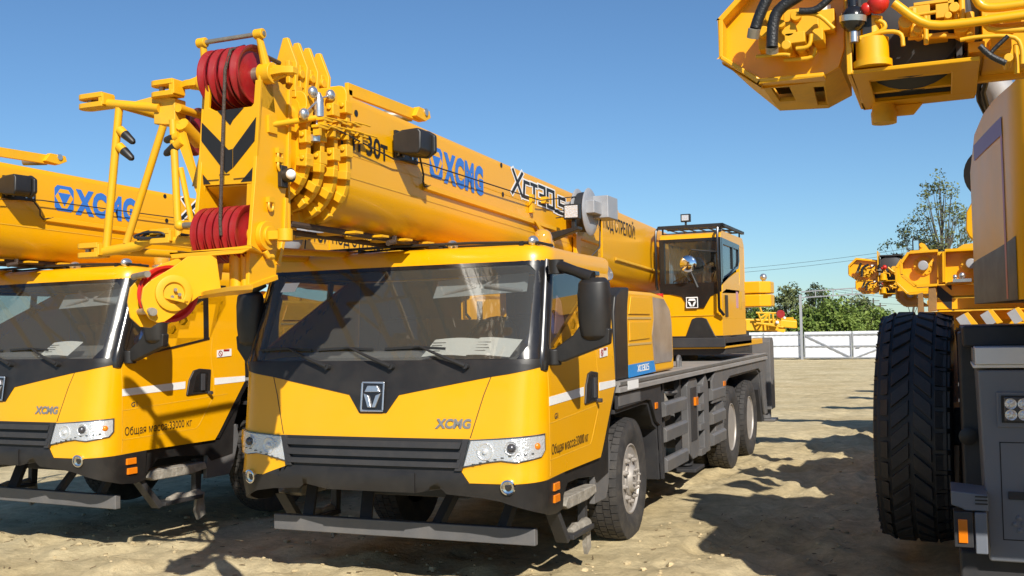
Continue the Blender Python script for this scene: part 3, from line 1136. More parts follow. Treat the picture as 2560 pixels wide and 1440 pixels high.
for sg in (1, -1):
    wheel(AX1, sg, rimf_me, R(1.5))
    wheel(AX2, sg, rimr_me, dual=True)
    wheel(AX3, sg, rimr_me, dual=True)
mb = MB()
for y in (AX1, AX2, AX3):
    mb.cyl((-1.0, y, .54), (1.0, y, .54), .09, n=12)
    mb.ball((0, y, .54), .22, 14)
mb.build('axle', 'gray_dark', crane)
mb = MB()
mb.box(-.45, -.25, .4, 9.9, .80, 1.15)
mb.box(.25, .45, .4, 9.9, .80, 1.15)
mb.box(-.45, .45, .55, .75, .62, 1.0)
mb.box(-.42, .42, 1.2, 2.0, .55, 1.1)
mb.box(-1.0, -.5, 3.4, 5.9, .45, 1.25)
mb.box(.5, 1.0, 3.35, 4.3, .4, 1.25)
mb.build('chassis_frame', 'gray_dark', crane, bevel=.01)

# ---------------------------------------------------------------- deck, fenders, side guards
mb = MB()
mb.box(-1.27, 1.27, 1.84, 9.70, 1.395, 1.421)
mb.build('deck', 'deck', crane)
for sg in (1, -1):
    x = 1.27*sg
    mb = MB()
    mb.prism([(x, 1.335), (x, 1.372), (x-.012*sg, 1.376), (x-.012*sg, 1.392), (x, 1.396), (x, 1.426), (x-.05*sg, 1.43), (x-.05*sg, 1.335)], 'y', 1.83, 9.66)
    mb.build('deck_rail', 'alu', crane)
    mb = MB()
    mb.box(min(x+.001*sg, x+.004*sg), max(x+.001*sg, x+.004*sg), 2.05, 2.38, 1.345, 1.42)
    mb.build('reflector_strip', 'white', crane)
    # front mudguard
    xo = 1.235*sg
    mb = MB()
    mb.prism([(1.86, 1.325), (3.30, 1.325), (3.32, .96), (3.36, .92), (3.37, .40), (3.31, .40), (3.24, .93), (3.10, .98), (2.93, 1.19), (2.78, 1.205), (1.86, 1.19)], 'x', xo-.03*sg, xo)
    mb.prism([(1.86, 1.185), (2.75, 1.20), (2.93, 1.185), (3.10, .975), (3.235, .93), (3.30, .40), (3.27, .40), (3.20, .90), (3.06, .95), (2.90, 1.15), (2.75, 1.165), (1.86, 1.15)], 'x', .85*sg, xo-.03*sg)
    mb.build('front_mudguard', 'gray_dark', crane, bevel=.006)
    mb = MB()
    mb.box(min(xo, xo+.006*sg), max(xo, xo+.006*sg), 1.88, 2.55, 1.215, 1.315)
    mb.build('mudguard_plate', 'gray', crane, bevel=.003)
    mb = MB()
    mb.box(min(xo, xo+.014*sg), max(xo, xo+.014*sg), 3.05, 3.13, 1.10, 1.16)
    mb.build('side_reflector', 'orange', crane, bevel=.003)
    # side guard planks, first group
    for z0 in (.985, .735, .44):
        mb = MB()
        mb.prism([(1.20*sg, z0), (1.255*sg, z0+.015), (1.26*sg, z0+.125), (1.235*sg, z0+.15), (1.20*sg, z0+.15)], 'y', 3.40, 4.30)
        mb.build('guard_plank', 'gray', crane, bevel=.004)
    mb = MB()
    for y in (3.5, 4.2):
        mb.box(min(1.14*sg, 1.20*sg), max(1.14*sg, 1.20*sg), y, y+.06, .45, 1.33)
    mb.build_each('guard_post', 'gray_dark', crane)
    # outrigger cross box
    mb = MB()
    mb.prism([(4.50, .50), (4.47, 1.24), (4.56, 1.30), (4.92, 1.30), (4.98, 1.24), (4.98, .50), (4.90, .42), (4.66, .42)], 'x', 1.12*sg, 1.22*sg)
    mb.prism([(5.20, .42), (5.20, 1.22), (5.33, 1.33), (5.46, 1.22), (5.50, .42)], 'x', 1.05*sg, 1.235*sg)
    mb.box(min(.3*sg, 1.1*sg), max(.3*sg, 1.1*sg), 4.55, 5.4, .55, 1.1)
    mb.build('outrigger_box', 'gray', crane, bevel=.012)
    mb = MB()
    mb.prism([(4.60, .62), (4.60, 1.20), (4.88, 1.20), (4.88, .62)], 'x', 1.221*sg, 1.226*sg)
    mb.build('outrigger_recess', 'gray_dark', crane)
    mb = MB()
    mb.box(min(1.222*sg, 1.25*sg), max(1.222*sg, 1.25*sg), 4.74, 4.87, 1.0, 1.09)
    mb.build('side_reflector', 'orange', crane, bevel=.004)
    mb = MB()
    mb.cyl((1.10*sg, 4.78, .42), (1.10*sg, 4.78, .34), .09, n=14)
    mb.box(min(.88*sg, 1.27*sg), max(.88*sg, 1.27*sg), 4.55, 5.0, .29, .33)
    mb.build('outrigger_foot', 'gray_dark', crane, bevel=.01)
    for z0 in (.42, .70, .92, 1.12):
        mb = MB()
        mb.box(min(1.18*sg, 1.245*sg), max(1.18*sg, 1.245*sg), 4.98, 5.20, z0, z0+.075)
        mb.build('ladder_rung', 'gray', crane, bevel=.004)
    # second group of planks
    for z0 in (.98, .70, .45):
        mb = MB()
        mb.prism([(1.20*sg, z0), (1.255*sg, z0+.015), (1.26*sg, z0+.125), (1.235*sg, z0+.15), (1.20*sg, z0+.15)], 'y', 5.62, 6.36)
        mb.build('guard_plank', 'gray', crane, bevel=.004)
    # rear fender
    mb = MB()
    mb.prism([(5.65, .95), (5.65, 1.22), (5.85, 1.335), (9.60, 1.335), (9.66, 1.30), (9.66, .50), (9.42, .50), (9.36, .56), (9.15, 1.16), (8.95, 1.22), (6.75, 1.22), (6.50, 1.16), (6.42, .98), (6.1, .95)], 'x', 1.215*sg, 1.245*sg)
    mb.prism([(5.70, 1.22), (5.86, 1.33), (9.58, 1.33), (9.62, .52), (9.40, .52), (9.14, 1.13), (8.94, 1.19), (6.76, 1.19), (6.4, 1.1)], 'x', .80*sg, 1.215*sg)
    mb.build('rear_fender', 'gray', crane, bevel=.008)
    mb = MB()
    mb.prism([(6.0, .45), (6.0, .92), (6.5, .92), (6.56, .80), (6.44, .45)], 'x', 1.06*sg, 1.20*sg)
    mb.build('fender_box', 'gray', crane, bevel=.012)
    mb = MB()
    mb.prism([(9.16, 1.0), (9.40, .55), (9.55, .40), (9.30, .40), (9.05, .9)], 'x', .75*sg, 1.21*sg)
    mb.build('rear_mud_flap', 'gray_dark', crane)
    mb = MB()
    mb.box(min(1.24*sg, 1.256*sg), max(1.24*sg, 1.256*sg), 6.30, 6.42, 1.12, 1.18)
    mb.build('side_reflector', 'orange', crane, bevel=.003)
    # rear outrigger jack
    mb = MB()
    mb.prism([(9.72, .55), (9.72, 1.60), (9.80, 1.66), (10.02, 1.66), (10.10, 1.58), (10.10, .55)], 'x', 1.02*sg, 1.30*sg)
    mb.cyl((1.16*sg, 9.92, .55), (1.16*sg, 9.92, .40), .10, n=16)
    mb.box(min(.98*sg, 1.34*sg), max(.98*sg, 1.34*sg), 9.75, 10.1, .36, .40)
    mb.build('rear_jack', 'gray', crane, bevel=.012)
    # lashing eyes on the deck
    for y in (4.35, 4.95):
        mb = MB()
        pts = [(1.02*sg, y-.055, 1.42)] + [(1.02*sg, y-.055*math.cos(a), 1.48+.055*math.sin(a)) for a in [PI*i/8 for i in range(9)]] + [(1.02*sg, y+.055, 1.42)]
        mb.tube(pts, .021, 8)
        mb.build('lashing_eye', 'gray', crane)
mb = MB()
mb.box(-1.02, 1.02, 9.72, 10.08, .75, 1.55)
mb.build('rear_cross_box', 'gray_dark', crane, bevel=.01)
# bits seen under the deck between mudguard and outrigger
mb = MB()
mb.tube([(1.05, 3.45, 1.28), (1.08, 3.7, 1.15), (1.10, 3.95, 1.02), (1.05, 4.2, .98)], [.05, .10, .08, .05], 9)
mb.tube([(1.1, 3.4, 1.2), (1.12, 3.7, 1.0), (1.1, 4.0, .95)], [.04, .09, .05], 9)
mb.build('wrapped_hose', 'wrap', crane)
mb = MB()
mb.lathe([(.09, 0), (.13, .03), (.13, .05), (.04, .07)], (1.05, 4.2, 1.15), (0, 0, 1), 18)
mb.build('filler_cap', 'silver', crane)

# ---------------------------------------------------------------- engine cover
mb = MB()
pod = [(2.12, 1.43), (2.12, 2.06), (2.20, 2.18), (2.36, 2.215), (3.35, 2.215), (3.72, 2.19), (3.98, 2.08), (4.06, 1.95), (4.09, 1.43)]
mb.prism(pod, 'x', .38, 1.18)
pc = mb.build('engine_cover', 'yellow', crane, bevel=.035, seg=3)
mb = MB()
fp = [(1.98, 1.43), (1.96, 2.02), (2.02, 2.16), (2.18, 2.235), (2.44, 2.24), (2.38, 2.08), (2.36, 1.95), (2.36, 1.43)]
mb.prism(fp, 'x', .37, 1.195)
mb.build('cover_front', 'black', pc, bevel=.02)
mb = MB()
for i in range(6):
    z = 1.56 + i*.09
    mb.box(.50, 1.08, 1.945, 1.962, z, z+.05)
mb.build('vent', 'black_mat', pc)
mb = MB()
mb.prism([(3.28, 1.52), (3.22, 1.80), (3.30, 1.95), (3.28, 2.17), (3.70, 2.155), (3.93, 2.04), (3.99, 1.92), (4.01, 1.56), (3.95, 1.52)], 'x', 1.181, 1.186)
mb.build('marbled_panel', 'marble', pc)
mb = MB()
mb.prism([(2.42, 2.00), (3.14, 2.00), (3.18, 2.05), (3.18, 2.12), (3.12, 2.16), (2.50, 2.16)], 'x', 1.181, 1.192)
mb.prism([(2.44, 1.76), (3.12, 1.77), (3.16, 1.93), (2.44, 1.93)], 'x', 1.181, 1.19)
mb.build('cover_pressing', 'yellow', pc, bevel=.006)
mb = MB()
mb.box(1.181, 1.185, 2.40, 3.2, 1.955, 1.975)
mb.box(1.181, 1.185, 2.40, 3.2, 1.715, 1.735)
mb.build('cover_stripe', 'tan', pc)
mb = MB()
mb.prism([(2.38, 1.432), (2.38, 1.545), (3.24, 1.555), (3.30, 1.445)], 'x', 1.183, 1.19)
lb = mb.build('model_plate', 'blue_bright', pc)
LET = [[(0, 1), (.75, 0)], [(0, 0), (.75, 1)],
       [(1.5, .95), (1.0, .95), (1.0, 0), (1.55, 0)],
       [(1.55, .95), (2.3, .95)], [(1.95, .95), (1.95, 0)],
       [(2.4, 1), (3.05, 1), (3.05, 0), (2.4, 0)], [(2.55, .5), (3.05, .5)],
       [(3.3, 1), (3.95, 1), (3.95, 0), (3.3, 0), (3.3, 1)],
       [(4.1, 0), (4.35, 0)],
       [(5.05, 1), (4.5, 1), (4.5, .52), (5.05, .52), (5.05, 0), (4.45, 0)]]
mb = strokes_mb(LET, .20, (1.19, 2.66, 1.475), (0, 1, .01), (0, 0, 1), .001, sx=.075, sy=.052)
mb.build('model_lettering', 'white', lb)
mb = MB()
mb.cyl((1.08, 3.92, 2.10), (1.08, 3.92, 2.22), .045, n=14)
mb.build('red_lamp', 'red_bright', pc)
# work lamp behind the cab
mb = MB()
mb.lathe([(.05, .0), (.085, .06), (.09, .14), (.08, .145), (.06, .1)], (1.02, 1.98, 2.30), (.75, -.35, .45), 18)
wlp = mb.build('work_lamp', 'silver', crane)
mb = MB()
mb.tube([(1.02, 2.0, 2.30), (1.0, 2.05, 2.2)], .025, 8)
mb.build('lamp_stand', 'black', wlp)

# ---------------------------------------------------------------- superstructure
mb = MB()
mb.cyl((0, 7.2, 1.42), (0, 7.2, 1.60), .72, n=40)
mb.build('slewing_ring', 'gray_dark', crane)
mb = MB()
mb.box(-1.15, 1.26, 6.45, 9.3, 1.58, 1.66)
mb.prism([(5.6, 1.66), (6.3, 1.60), (9.9, 1.60), (9.9, 2.5), (9.2, 3.05), (8.4, 3.05), (7.6, 2.5)], 'x', -.42, -.36)
mb.prism([(6.9, 1.60), (9.9, 1.60), (9.9, 2.5), (9.2, 3.05), (8.4, 3.05), (7.6, 2.5)], 'x', .34, .40)
mb.box(-1.1, -.45, 6.6, 9.2, 1.66, 2.45)
mb.build('turntable', 'yellow', crane, bevel=.01)
mb = MB()
mb.prism([(-1.30, 9.45), (1.22, 9.45), (1.36, 9.60), (1.36, 9.95), (1.15, 10.2), (-1.15, 10.2), (-1.36, 9.95), (-1.36, 9.6)], 'z', 2.345, 2.53)
mb.prism([(-1.30, 9.45), (1.22, 9.45), (1.36, 9.60), (1.36, 9.95), (1.15, 10.2), (-1.15, 10.2), (-1.36, 9.95), (-1.36, 9.6)], 'z', 2.14, 2.33)
mb.build('counterweight', 'yellow', crane, bevel=.02)
mb = MB()
mb.cyl((1.24, 9.7, 2.53), (1.24, 9.7, 2.57), .03, n=8)
mb.ball((1.24, 9.68, 2.60), .055, 12)
mb.build('rear_lamp', 'silver', crane)
# beam under the cab
mb = MB()
mb.box(.42, 1.26, 6.40, 8.35, 1.60, 1.72)
mb.box(.50, 1.24, 6.52, 8.3, 1.50, 1.60)
mb.build('cab_base', 'gray_dark', crane, bevel=.01)

# operator cab
OX0, OX1, OY0, OY1 = .44, 1.225, 6.48, 8.12
mb = MB()
side = [(OY0, 1.72), (OY0-.02, 2.30), (OY0+.05, 3.02), (OY0+.12, 3.07), (OY1-.08, 3.07), (OY1, 2.98), (OY1, 1.72)]
# lower body
mb.prism([(OY0, 1.74), (OY0-.02, 2.28), (OY0+.3, 2.34), (OY1, 2.34), (OY1, 1.74)], 'x', OX0, OX1)
# roof
mb.prism([(OY0+.02, 2.97), (OY0+.04, 3.04), (OY0+.14, 3.08), (OY1-.1, 3.08), (OY1, 3.0), (OY1, 2.95)], 'x', OX0, OX1)
# rear corner posts
mb.prism([(OY1-.45, 2.34), (OY1-.35, 2.55), (OY1-.33, 2.95), (OY1, 2.95), (OY1, 2.34)], 'x', OX1-.05, OX1)
mb.box(OX0, OX0+.05, OY1-.3, OY1, 2.34, 2.95)
# sloping belt below the door window
mb.prism([(OY0+.03, 2.28), (OY0+.10, 2.42), (OY1-.62, 2.58), (OY1-.42, 2.60), (OY1-.42, 2.30)], 'x', OX1-.04, OX1)
oc = mb.build('operator_cab', 'yellow_gloss', crane, bevel=.025, seg=3)
mb = MB()
mb.prism([(OX0-.003, 2.30), (OX0-.003, 2.42), (OX1+.003, 2.42), (OX1+.003, 2.30), (OX1-.13, 2.25), (OX1-.22, 2.10), (OX0+.38, 2.10), (OX0+.28, 2.25), (OX0+.12, 2.29)], 'y', OY0-.035, OY0-.02)
mb.box(OX0-.002, OX0+.06, OY0-.02, OY0+.06, 2.42, 2.99)
mb.box(OX1-.06, OX1+.002, OY0-.02, OY0+.06, 2.42, 2.99)
mb.box(OX0+.06, OX1-.06, OY0, OY0+.05, 2.95, 2.99)
mb.prism([(OY0+.06, 2.44), (OY0+.06, 2.99), (OY1-.36, 2.97), (OY1-.36, 2.90), (OY0+.14, 2.91), (OY0+.14, 2.48)], 'x', OX1-.03, OX1+.004)
mb.prism([(OY0+.06, 2.40), (OY0+.06, 2.46), (OY1-.62, 2.62), (OY1-.46, 2.64), (OY1-.36, 2.75), (OY1-.36, 2.93), (OY1-.42, 2.93), (OY1-.43, 2.74), (OY1-.5, 2.67), (OY1-.62, 2.655)], 'x', OX1-.03, OX1+.004)
mb.box(OX1-.03, OX1+.004, OY1-.86, OY1-.80, 2.62, 2.92)
mb.build('cab_window_frame', 'black_gloss', oc)
mb = MB()
mb.prism([(OX0+.06, 2.42), (OX0+.06, 2.95), (OX1-.06, 2.95), (OX1-.06, 2.42)], 'y', OY0+.01, OY0+.016)
mb.build('front_pane', 'glass_cab', oc)
mb = MB()
mb.prism([(OY0+.10, 2.47), (OY0+.10, 2.93), (OY1-.40, 2.93), (OY1-.40, 2.70), (OY1-.6, 2.63)], 'x', OX1-.02, OX1-.014)
mb.build('door_pane', 'glass_cab', oc)
mb = MB()
mb.prism([(OX0+.30, 1.70), (OX0+.40, 1.96), (OX0+.46, 1.98), (OX1-.26, 1.98), (OX1-.20, 1.96), (OX1-.10, 1.75), (OX1-.04, 1.70)], 'y', OY0-.03, OY0+.01)
mb.box(OX0+.02, OX1+.002, OY0-.012, OY0+.5, 1.66, 1.745)
mb.build('footwell_panel', 'black', oc, bevel=.006)
emblem(oc, ((OX0+OX1)/2+.02, OY0-.04, 2.17), (1, 0, 0), (0, 0, 1), .15, .14, 'white')
mb = MB()
mb.box(OX0+.055, OX0+.065, OY0+.25, OY1-.1, 2.345, 2.95)
mb.box(OX0+.06, OX1-.06, OY1-.12, OY1-.11, 2.345, 2.95)
for i in range(9):
    mb.box(OX0+.066, OX0+.085, OY0+.3+i*.14, OY0+.36+i*.14, 2.36, 2.93)
mb.build('cab_lining', 'lining', oc)
mb = MB()
mb.box(OX0+.1, OX1-.1, OY0+.25, OY0+.5, 2.342, 2.40)
mb.prism([(OY0+.75, 2.34), (OY0+.75, 2.42), (OY0+1.2, 2.42), (OY0+1.3, 2.9), (OY0+1.4, 2.9), (OY0+1.3, 2.34)], 'x', OX0+.18, OX1-.2)
mb.build('operator_seat', 'seat', oc, bevel=.03)
mb = MB()
mb.tube([(OX0+.15, OY0+.06, 2.44), (OX0+.32, OY0+.05, 2.52), (OX1-.40, OY0-.0, 2.44)], [.008, .008, .02], 6)
mb.tube([(OX1-.30, OY0-.03, 2.36), (OX0+.38, OY0-.02, 2.62)], [.02, .007], 6)
mb.build('wiper', 'black_mat', oc)
# guard bars in front, roof guard, mirror
mb = MB()
for x, sgn in ((OX0-.03, 1), (OX1-.02, 1)):
    mb.tube([(x, OY0-.06, 2.05 if x > .8 else 2.35), (x, OY0-.10, 2.10 if x > .8 else 2.4), (x, OY0-.10, 2.95), (x, OY0-.06, 3.10), (x, OY0+.12, 3.165)], .017, 8)
mb.tube([(OX1-.02, OY0-.10, 2.08), (OX1+.03, OY0-.06, 2.0)], .02, 8)
mb.build('guard_rail', 'black_gloss', oc)
mb = MB()
for i in range(7):
    x = OX0-.0 + i*(OX1-OX0)/6
    mb.tube([(x, OY0+.05, 3.155), (x, OY1-.15, 3.165)], .009, 6)
for y in (OY0+.05, OY0+.55, OY0+1.05, OY1-.15):
    mb.tube([(OX0-.03, y, 3.16), (OX1+.03, y, 3.16)], .014, 6)
for y in (OY0+.1, OY1-.2):
    for x in (OX0+.02, OX1-.02):
        mb.cyl((x, y, 3.06), (x, y, 3.17), .012, n=6)
mb.box(OX0-.03, OX1+.04, OY0+.02, OY0+.10, 3.13, 3.165)
mb.box(OX1, OX1+.04, OY0+.02, OY1-.15, 3.13, 3.165)
mb.build('roof_guard', 'black', oc)
mb = MB()
mb.box(OX0+.26, OX0+.38, OY0+.10, OY0+.17, 3.22, 3.32)
mb.cyl((OX0+.32, OY0+.13, 3.16), (OX0+.32, OY0+.13, 3.22), .015, n=6)
fl = mb.build('roof_floodlight', 'black', oc)
mb = MB()
mb.box(OX0+.275, OX0+.365, OY0+.094, OY0+.099, 3.235, 3.305)
mb.build('lens', 'lamp', fl)
mb = MB()
mb.tube([(OX1-.02, OY0-.1, 2.80), (OX1-.10, OY0-.2, 2.80), (OX1-.32, OY0-.24, 2.83), (OX1-.36, OY0-.22, 2.74)], .009, 6)
mm_ = mb.build('round_mirror', 'black', oc)
mb = MB()
mb.ball((OX1-.37, OY0-.22, 2.655), .108, 24, sc=(1, .30, 1))
mb.build('mirror_pane', 'mirror', mm_)
mb = MB()
mb.box(OX1+.001, OX1+.012, OY0+.18, OY0+.34, 1.98, 2.26)
mb.build('cab_door_handle', 'black', oc, bevel=.01)
mb = MB()
mb.box(OX1+.001, OX1+.003, OY0+.95, OY0+1.1, 2.1, 2.32)
mb.build('cab_label', 'pink', oc)
mb = MB()
mb.box(OX1+.001, OX1+.003, OY0+1.18, OY0+1.38, 2.08, 2.33)
mb.build('cab_plate', 'yellow_dirty', oc)
mb = MB()
mb.box(OX1-.002, OX1+.002, OY0+.02, OY1-.1, 1.955, 1.962)
mb.box(OX0+.01, OX1-.01, OY0-.022, OY0-.012, 2.0, 2.006)
mb.build('cab_joint', 'yellow_dirty', oc)
# ---------------------------------------------------------------- boom
SL = -0.0335


def btop(y):
    return 3.44 + SL*(y+.83)


def bsec(hw, top, wall, depth, r=.06, n=10):
    """boom cross section (x, z): flat top, straight walls, round belly"""
    pts = []
    for i in range(5):
        a = PI/2*i/4
        pts.append((hw-r+r*math.sin(a), top-r+r*math.cos(a)))
    for i in range(1, n+1):
        a = PI/2*i/n
        pts.append((hw*math.cos(a)**.85, top-wall-(depth-wall)*math.sin(a)**.95))
    return pts + [(-x, z) for x, z in reversed(pts[:-1])]


def loft(mb, secs):
    n = len(secs[0][1])
    vs = [(x, y, z) for y, s in secs for x, z in s]
    fs = []
    for i in range(len(secs)-1):
        for j in range(n):
            fs.append((i*n+j, i*n+(j+1) % n, (i+1)*n+(j+1) % n, (i+1)*n+j))
    fs.append(tuple(range(n)))
    fs.append(tuple((len(secs)-1)*n+j for j in range(n-1, -1, -1)))
    mb.add(vs, fs)


HW = .305
mb = MB()
secs = [(y, bsec(HW, btop(y), .54, .83)) for y in (-.86, 0, 1.5, 3.0, 4.45)]
loft(mb, secs)
secs = [(y, bsec(HW+.012, btop(y)+.008, .54, .85)) for y in (4.45, 4.6, 6, 7.5, 9.3)]
loft(mb, secs)
boom = mb.build('boom', 'yellow_gloss', crane, ang=50)
# longitudinal side rail and weld lines
XS = HW+.001
mb = MB()
for (y0, y1, d0, d1) in ((-.84, 4.4, .545, .553), (-.84, .15, .40, .404), (-.84, 4.4, .29, .2935)):
    mb.add([(XS, y0, btop(y0)-d0), (XS, y1, btop(y1)-d0), (XS, y1, btop(y1)-d1), (XS, y0, btop(y0)-d1)], [(0, 1, 2, 3)])
mb.build('weld_line', 'yellow_dirty', boom)
mb = MB()
vs = []
for y in (.18, 4.35):
    t = btop(y)
    vs += [(XS, y, t-.43), (XS+.028, y, t-.44), (XS+.028, y, t-.475), (XS, y, t-.485)]
mb.add(vs, [(0, 1, 2, 3), (7, 6, 5, 4), (0, 4, 5, 1), (1, 5, 6, 2), (2, 6, 7, 3)])
mb.build('side_duct', 'yellow', boom)
# the same rail on the far rear section
mb = MB()
vs = []
for y in (4.9, 7.2):
    t = btop(y)
    vs += [(XS+.012, y, t-.56), (XS+.03, y, t-.57), (XS+.03, y, t-.59), (XS+.012, y, t-.60)]
mb.add(vs, [(0, 1, 2, 3), (7, 6, 5, 4), (0, 4, 5, 1), (1, 5, 6, 2), (2, 6, 7, 3)])
mb.build('rear_duct', 'yellow_dirty', boom)
# holes
mb = MB()
for u, v in ((1253, 413), (1257, 486), (890, 283)):
    p = un(u, v, 'x', XS)
    mb.lathe([(.022, 0), (.022, .003)], p, (1, 0, 0), 14)
mb.build_each('boom_hole', 'ink', boom)

# nested sections with their collars
SEC = [(-.99, .272, .045, .745, -.90), (-1.115, .245, .085, .665, -1.03), (-1.235, .22, .12, .59, -1.15), (-1.36, .195, .16, .51, -1.27)]
for (yf, hw, dt, dep, yb) in SEC:
    mb = MB()
    t0 = btop(yf)-dt
    loft(mb, [(yf-.03, bsec(hw, t0, dep*.62, dep)), (yb+.1, bsec(hw, t0, dep*.62, dep))])
    mb.build('boom_section', 'yellow', boom, ang=50)
CO = [(-.86, .30, -.012, .86), (-.985, .285, .03, .80), (-1.10, .262, .07, .72), (-1.215, .238, .10, .645)]
for i, (yf, hw, dt, dep) in enumerate(CO):
    mb = MB()
    t0 = btop(yf)-dt
    loft(mb, [(yf-.045, bsec(hw+.035, t0+.02, dep*.62, dep+.03)), (yf, bsec(hw+.035, t0+.02, dep*.62, dep+.03))])
    # pads and ribs round the flange
    for k in range(7):
        a = R(-8-k*24)
        hx = (hw+.02)*math.cos(a)
        hz = t0 - dep*.60 + (dep*.40+.0)*math.sin(a)
        mb.obox((hx, yf-.062, hz), (.075, .05, .055), (0, -a, 0))
    for k in range(3):
        z = t0 - .12 - k*.14
        mb.box(hw+.0, hw+.055, yf-.085, yf-.005, z-.05, z+.03)
        mb.cyl((hw+.03, yf-.10, z), (hw+.03, yf-.085, z), .016, n=8)
    cl = mb.build('boom_collar', 'yellow_matt', boom, bevel=.006)
    # pointed plate and clevis on top
    mb = MB()
    zt = btop(yf)+.02
    q = [(.02, zt-.10), (.20, zt-.10), (.215, zt+.07), (.150, zt+.235), (.115, zt+.235), (.05, zt+.05)]
    mb.prism(q, 'y', yf-.06, yf-.03)
    mb.box(.017, .203, yf-.056, yf+.02, zt-.14, zt-.063)
    mb.box(.16, .19, yf-.10, yf-.02, zt-.06, zt+.08)
    mb.cyl((.06, yf-.10, zt+.02), (.21, yf-.10, zt+.02), .028, n=12)
    mb.build('top_plate', 'yellow_matt', boom, bevel=.006)
# cable guides: small stacked brackets on the right of the collars
for i, (u, v) in enumerate(((800, 318), (835, 322), (868, 330), (902, 340), (812, 300), (848, 306), (885, 312))):
    p = un(u, v, 'x', .345)
    mb = MB()
    mb.obox(p, (.05, .11, .016))
    mb.obox(p+Vector((.0, -.03, -.03)), (.045, .025, .05))
    mb.tube([p+Vector((.02, -.04, .01)), p+Vector((.03, .09, .012)), p+Vector((.03, .15, .012))], .006, 5)
    mb.build('cable_guide', 'yellow_matt', boom)

# lettering on the boom side
bx = (0, 1, SL)
p = un(1075, 441, 'x', XS)
q = un(1106, 378, 'x', XS)
y0 = un(1076, 420, 'x', XS).y
zb = un(1077, 440, 'x', XS).z


def bpt(y, down, off=.0015):
    return Vector((XS+off, y, btop(y)-down))


Lh = .20
yl = un(1074, 405, 'x', XS).y
dn = btop(yl)-un(1074, 440, 'x', XS).z
mb = MB()
o = bpt(yl, dn, 0)
UXB = Vector(bx).normalized()
UZ = Vector((0, 0, 1))


def bq(pts, org, off, t=.0012):
    mb.poly([org + UXB*a + UZ*b + Vector((off, 0, 0)) for a, b in pts], (1, 0, 0), t)


w = un(1106, 420, 'x', XS).y-yl; h = .235; t = .028
ch = .03
bq([(0, ch), (ch, 0), (w-ch, 0), (w, ch), (w, h-ch), (w-ch, h), (ch, h), (0, h-ch)], o, .0005)
logo = mb.build('boom_logo', 'blue', boom)
mb = MB()
# hexagon cut in the body colour with the blue triangle inside
cx, cz = w/2, h/2
hexa = [(cx-.045, cz+.085), (cx+.045, cz+.085), (cx+.10, cz+.01), (cx+.03, cz-.09), (cx-.03, cz-.09), (cx-.10, cz+.01)]
bq(hexa, o, .002)
mb.build('logo_hexagon', 'yellow_gloss', logo)
mb = MB()
bq([(cx-.07, cz+.048), (cx+.07, cz+.048), (cx, cz-.075)], o, .0035)
mb.build('logo_triangle', 'blue', logo)
yx = un(1113, 430, 'x', XS).y
ye = un(1208, 465, 'x', XS).y
tm, w0 = text_mb('XCMG', .30, bpt(yx, dn-.005, 0), bx, (0, 0, 1), bold=.06, depth=.002, spacing=1.12)
st = (ye-yx)/w0
tm, w0 = text_mb('XCMG', .30, bpt(yx, dn-.005, 0), bx, (0, 0, 1), bold=.06, depth=.002, stretch=st, spacing=1.12)
tm.build('boom_lettering', 'blue', boom)

# type name: black strokes on a white outline
ya = un(1285, 470, 'x', XS).y
yb_ = un(1409, 520, 'x', XS).y
wcell = (yb_-ya)/5.05
d0 = btop(ya)-un(1285, 482, 'x', XS).z
LB = [[(0, 1.25), (.85, 0)], [(-.1, 0), (.9, 1.25)],
      [(1.55, .85), (1.12, .85), (1.02, .0), (1.60, .0)],
      [(1.80, .88), (2.32, .88)], [(2.06, .70), (2.06, 0)],
      [(2.58, .95), (3.12, .95), (3.12, -.05), (2.55, -.05)], [(2.66, .45), (2.94, .45)],
      [(3.4, .95), (4.0, .95), (4.0, -.05), (3.4, -.05), (3.4, .95)],
      [(4.15, -.15), (4.4, -.15)],
      [(5.1, .75), (4.55, .75), (4.55, .33), (5.05, .33), (5.05, -.18), (4.45, -.18)]]


def type_mb(wid, off):
    m_ = MB()
    for ln in LB:
        for k, (a, b) in enumerate(zip(ln, ln[1:])):
            A, B = Vector(a), Vector(b)
            d_ = (B-A).normalized()*wid/2
            nn = Vector((-d_.y, d_.x))
            q_ = []
            for c in (A-d_+nn, A-d_-nn, B+d_-nn, B+d_+nn):
                yy = un(1283+24.95*c.x, 480, 'x', XS).y
                q_.append(bpt(yy, d0-c.y*.162, off+.00008*len(m_.starts)))
            m_.poly(q_, (1, 0, 0), .0012)
    return m_


w1 = type_mb(.36, .0005)
w1.build('type_outline', 'white', boom)
w2 = type_mb(.185, .003)
w2.build('type_lettering', 'ink', boom)
# capacity and warning text
ye0 = un(880, 362, 'x', XS).y
ye1 = un(969, 398, 'x', XS).y
tm, w0 = text_mb('г/п 30т', .185, bpt(-.2, .3), bx, UZ, bold=.02)
fr_ = text_mb('г/', .185, bpt(-.2, .3), bx, UZ, bold=.02)[1]/w0
tot = (ye1-ye0)/(1-fr_)
dz_ = btop(ye0)-un(880, 365, 'x', XS).z
tm, w0 = text_mb('г/п 30т', .185, bpt(ye1-tot, dz_+.02), bx, UZ, bold=.02, stretch=tot/w0, depth=.001)
tm.build('capacity_lettering', 'ink', boom)
xs2 = XS+.013
ys = un(1488, 590, 'x', xs2)
ye = un(1588, 597, 'x', xs2)
tm, w0 = text_mb('НЕ СТОЙ ПОД СТРЕЛОЙ!', .20, (xs2, 0, 0), bx, UZ, bold=.015)
f0 = text_mb('НЕ СТ', .20, (xs2, 0, 0), bx, UZ, bold=.015)[1]/w0
tot = (ye.y-ys.y)/(1-f0)
z0 = un(1588, 598, 'x', xs2).z
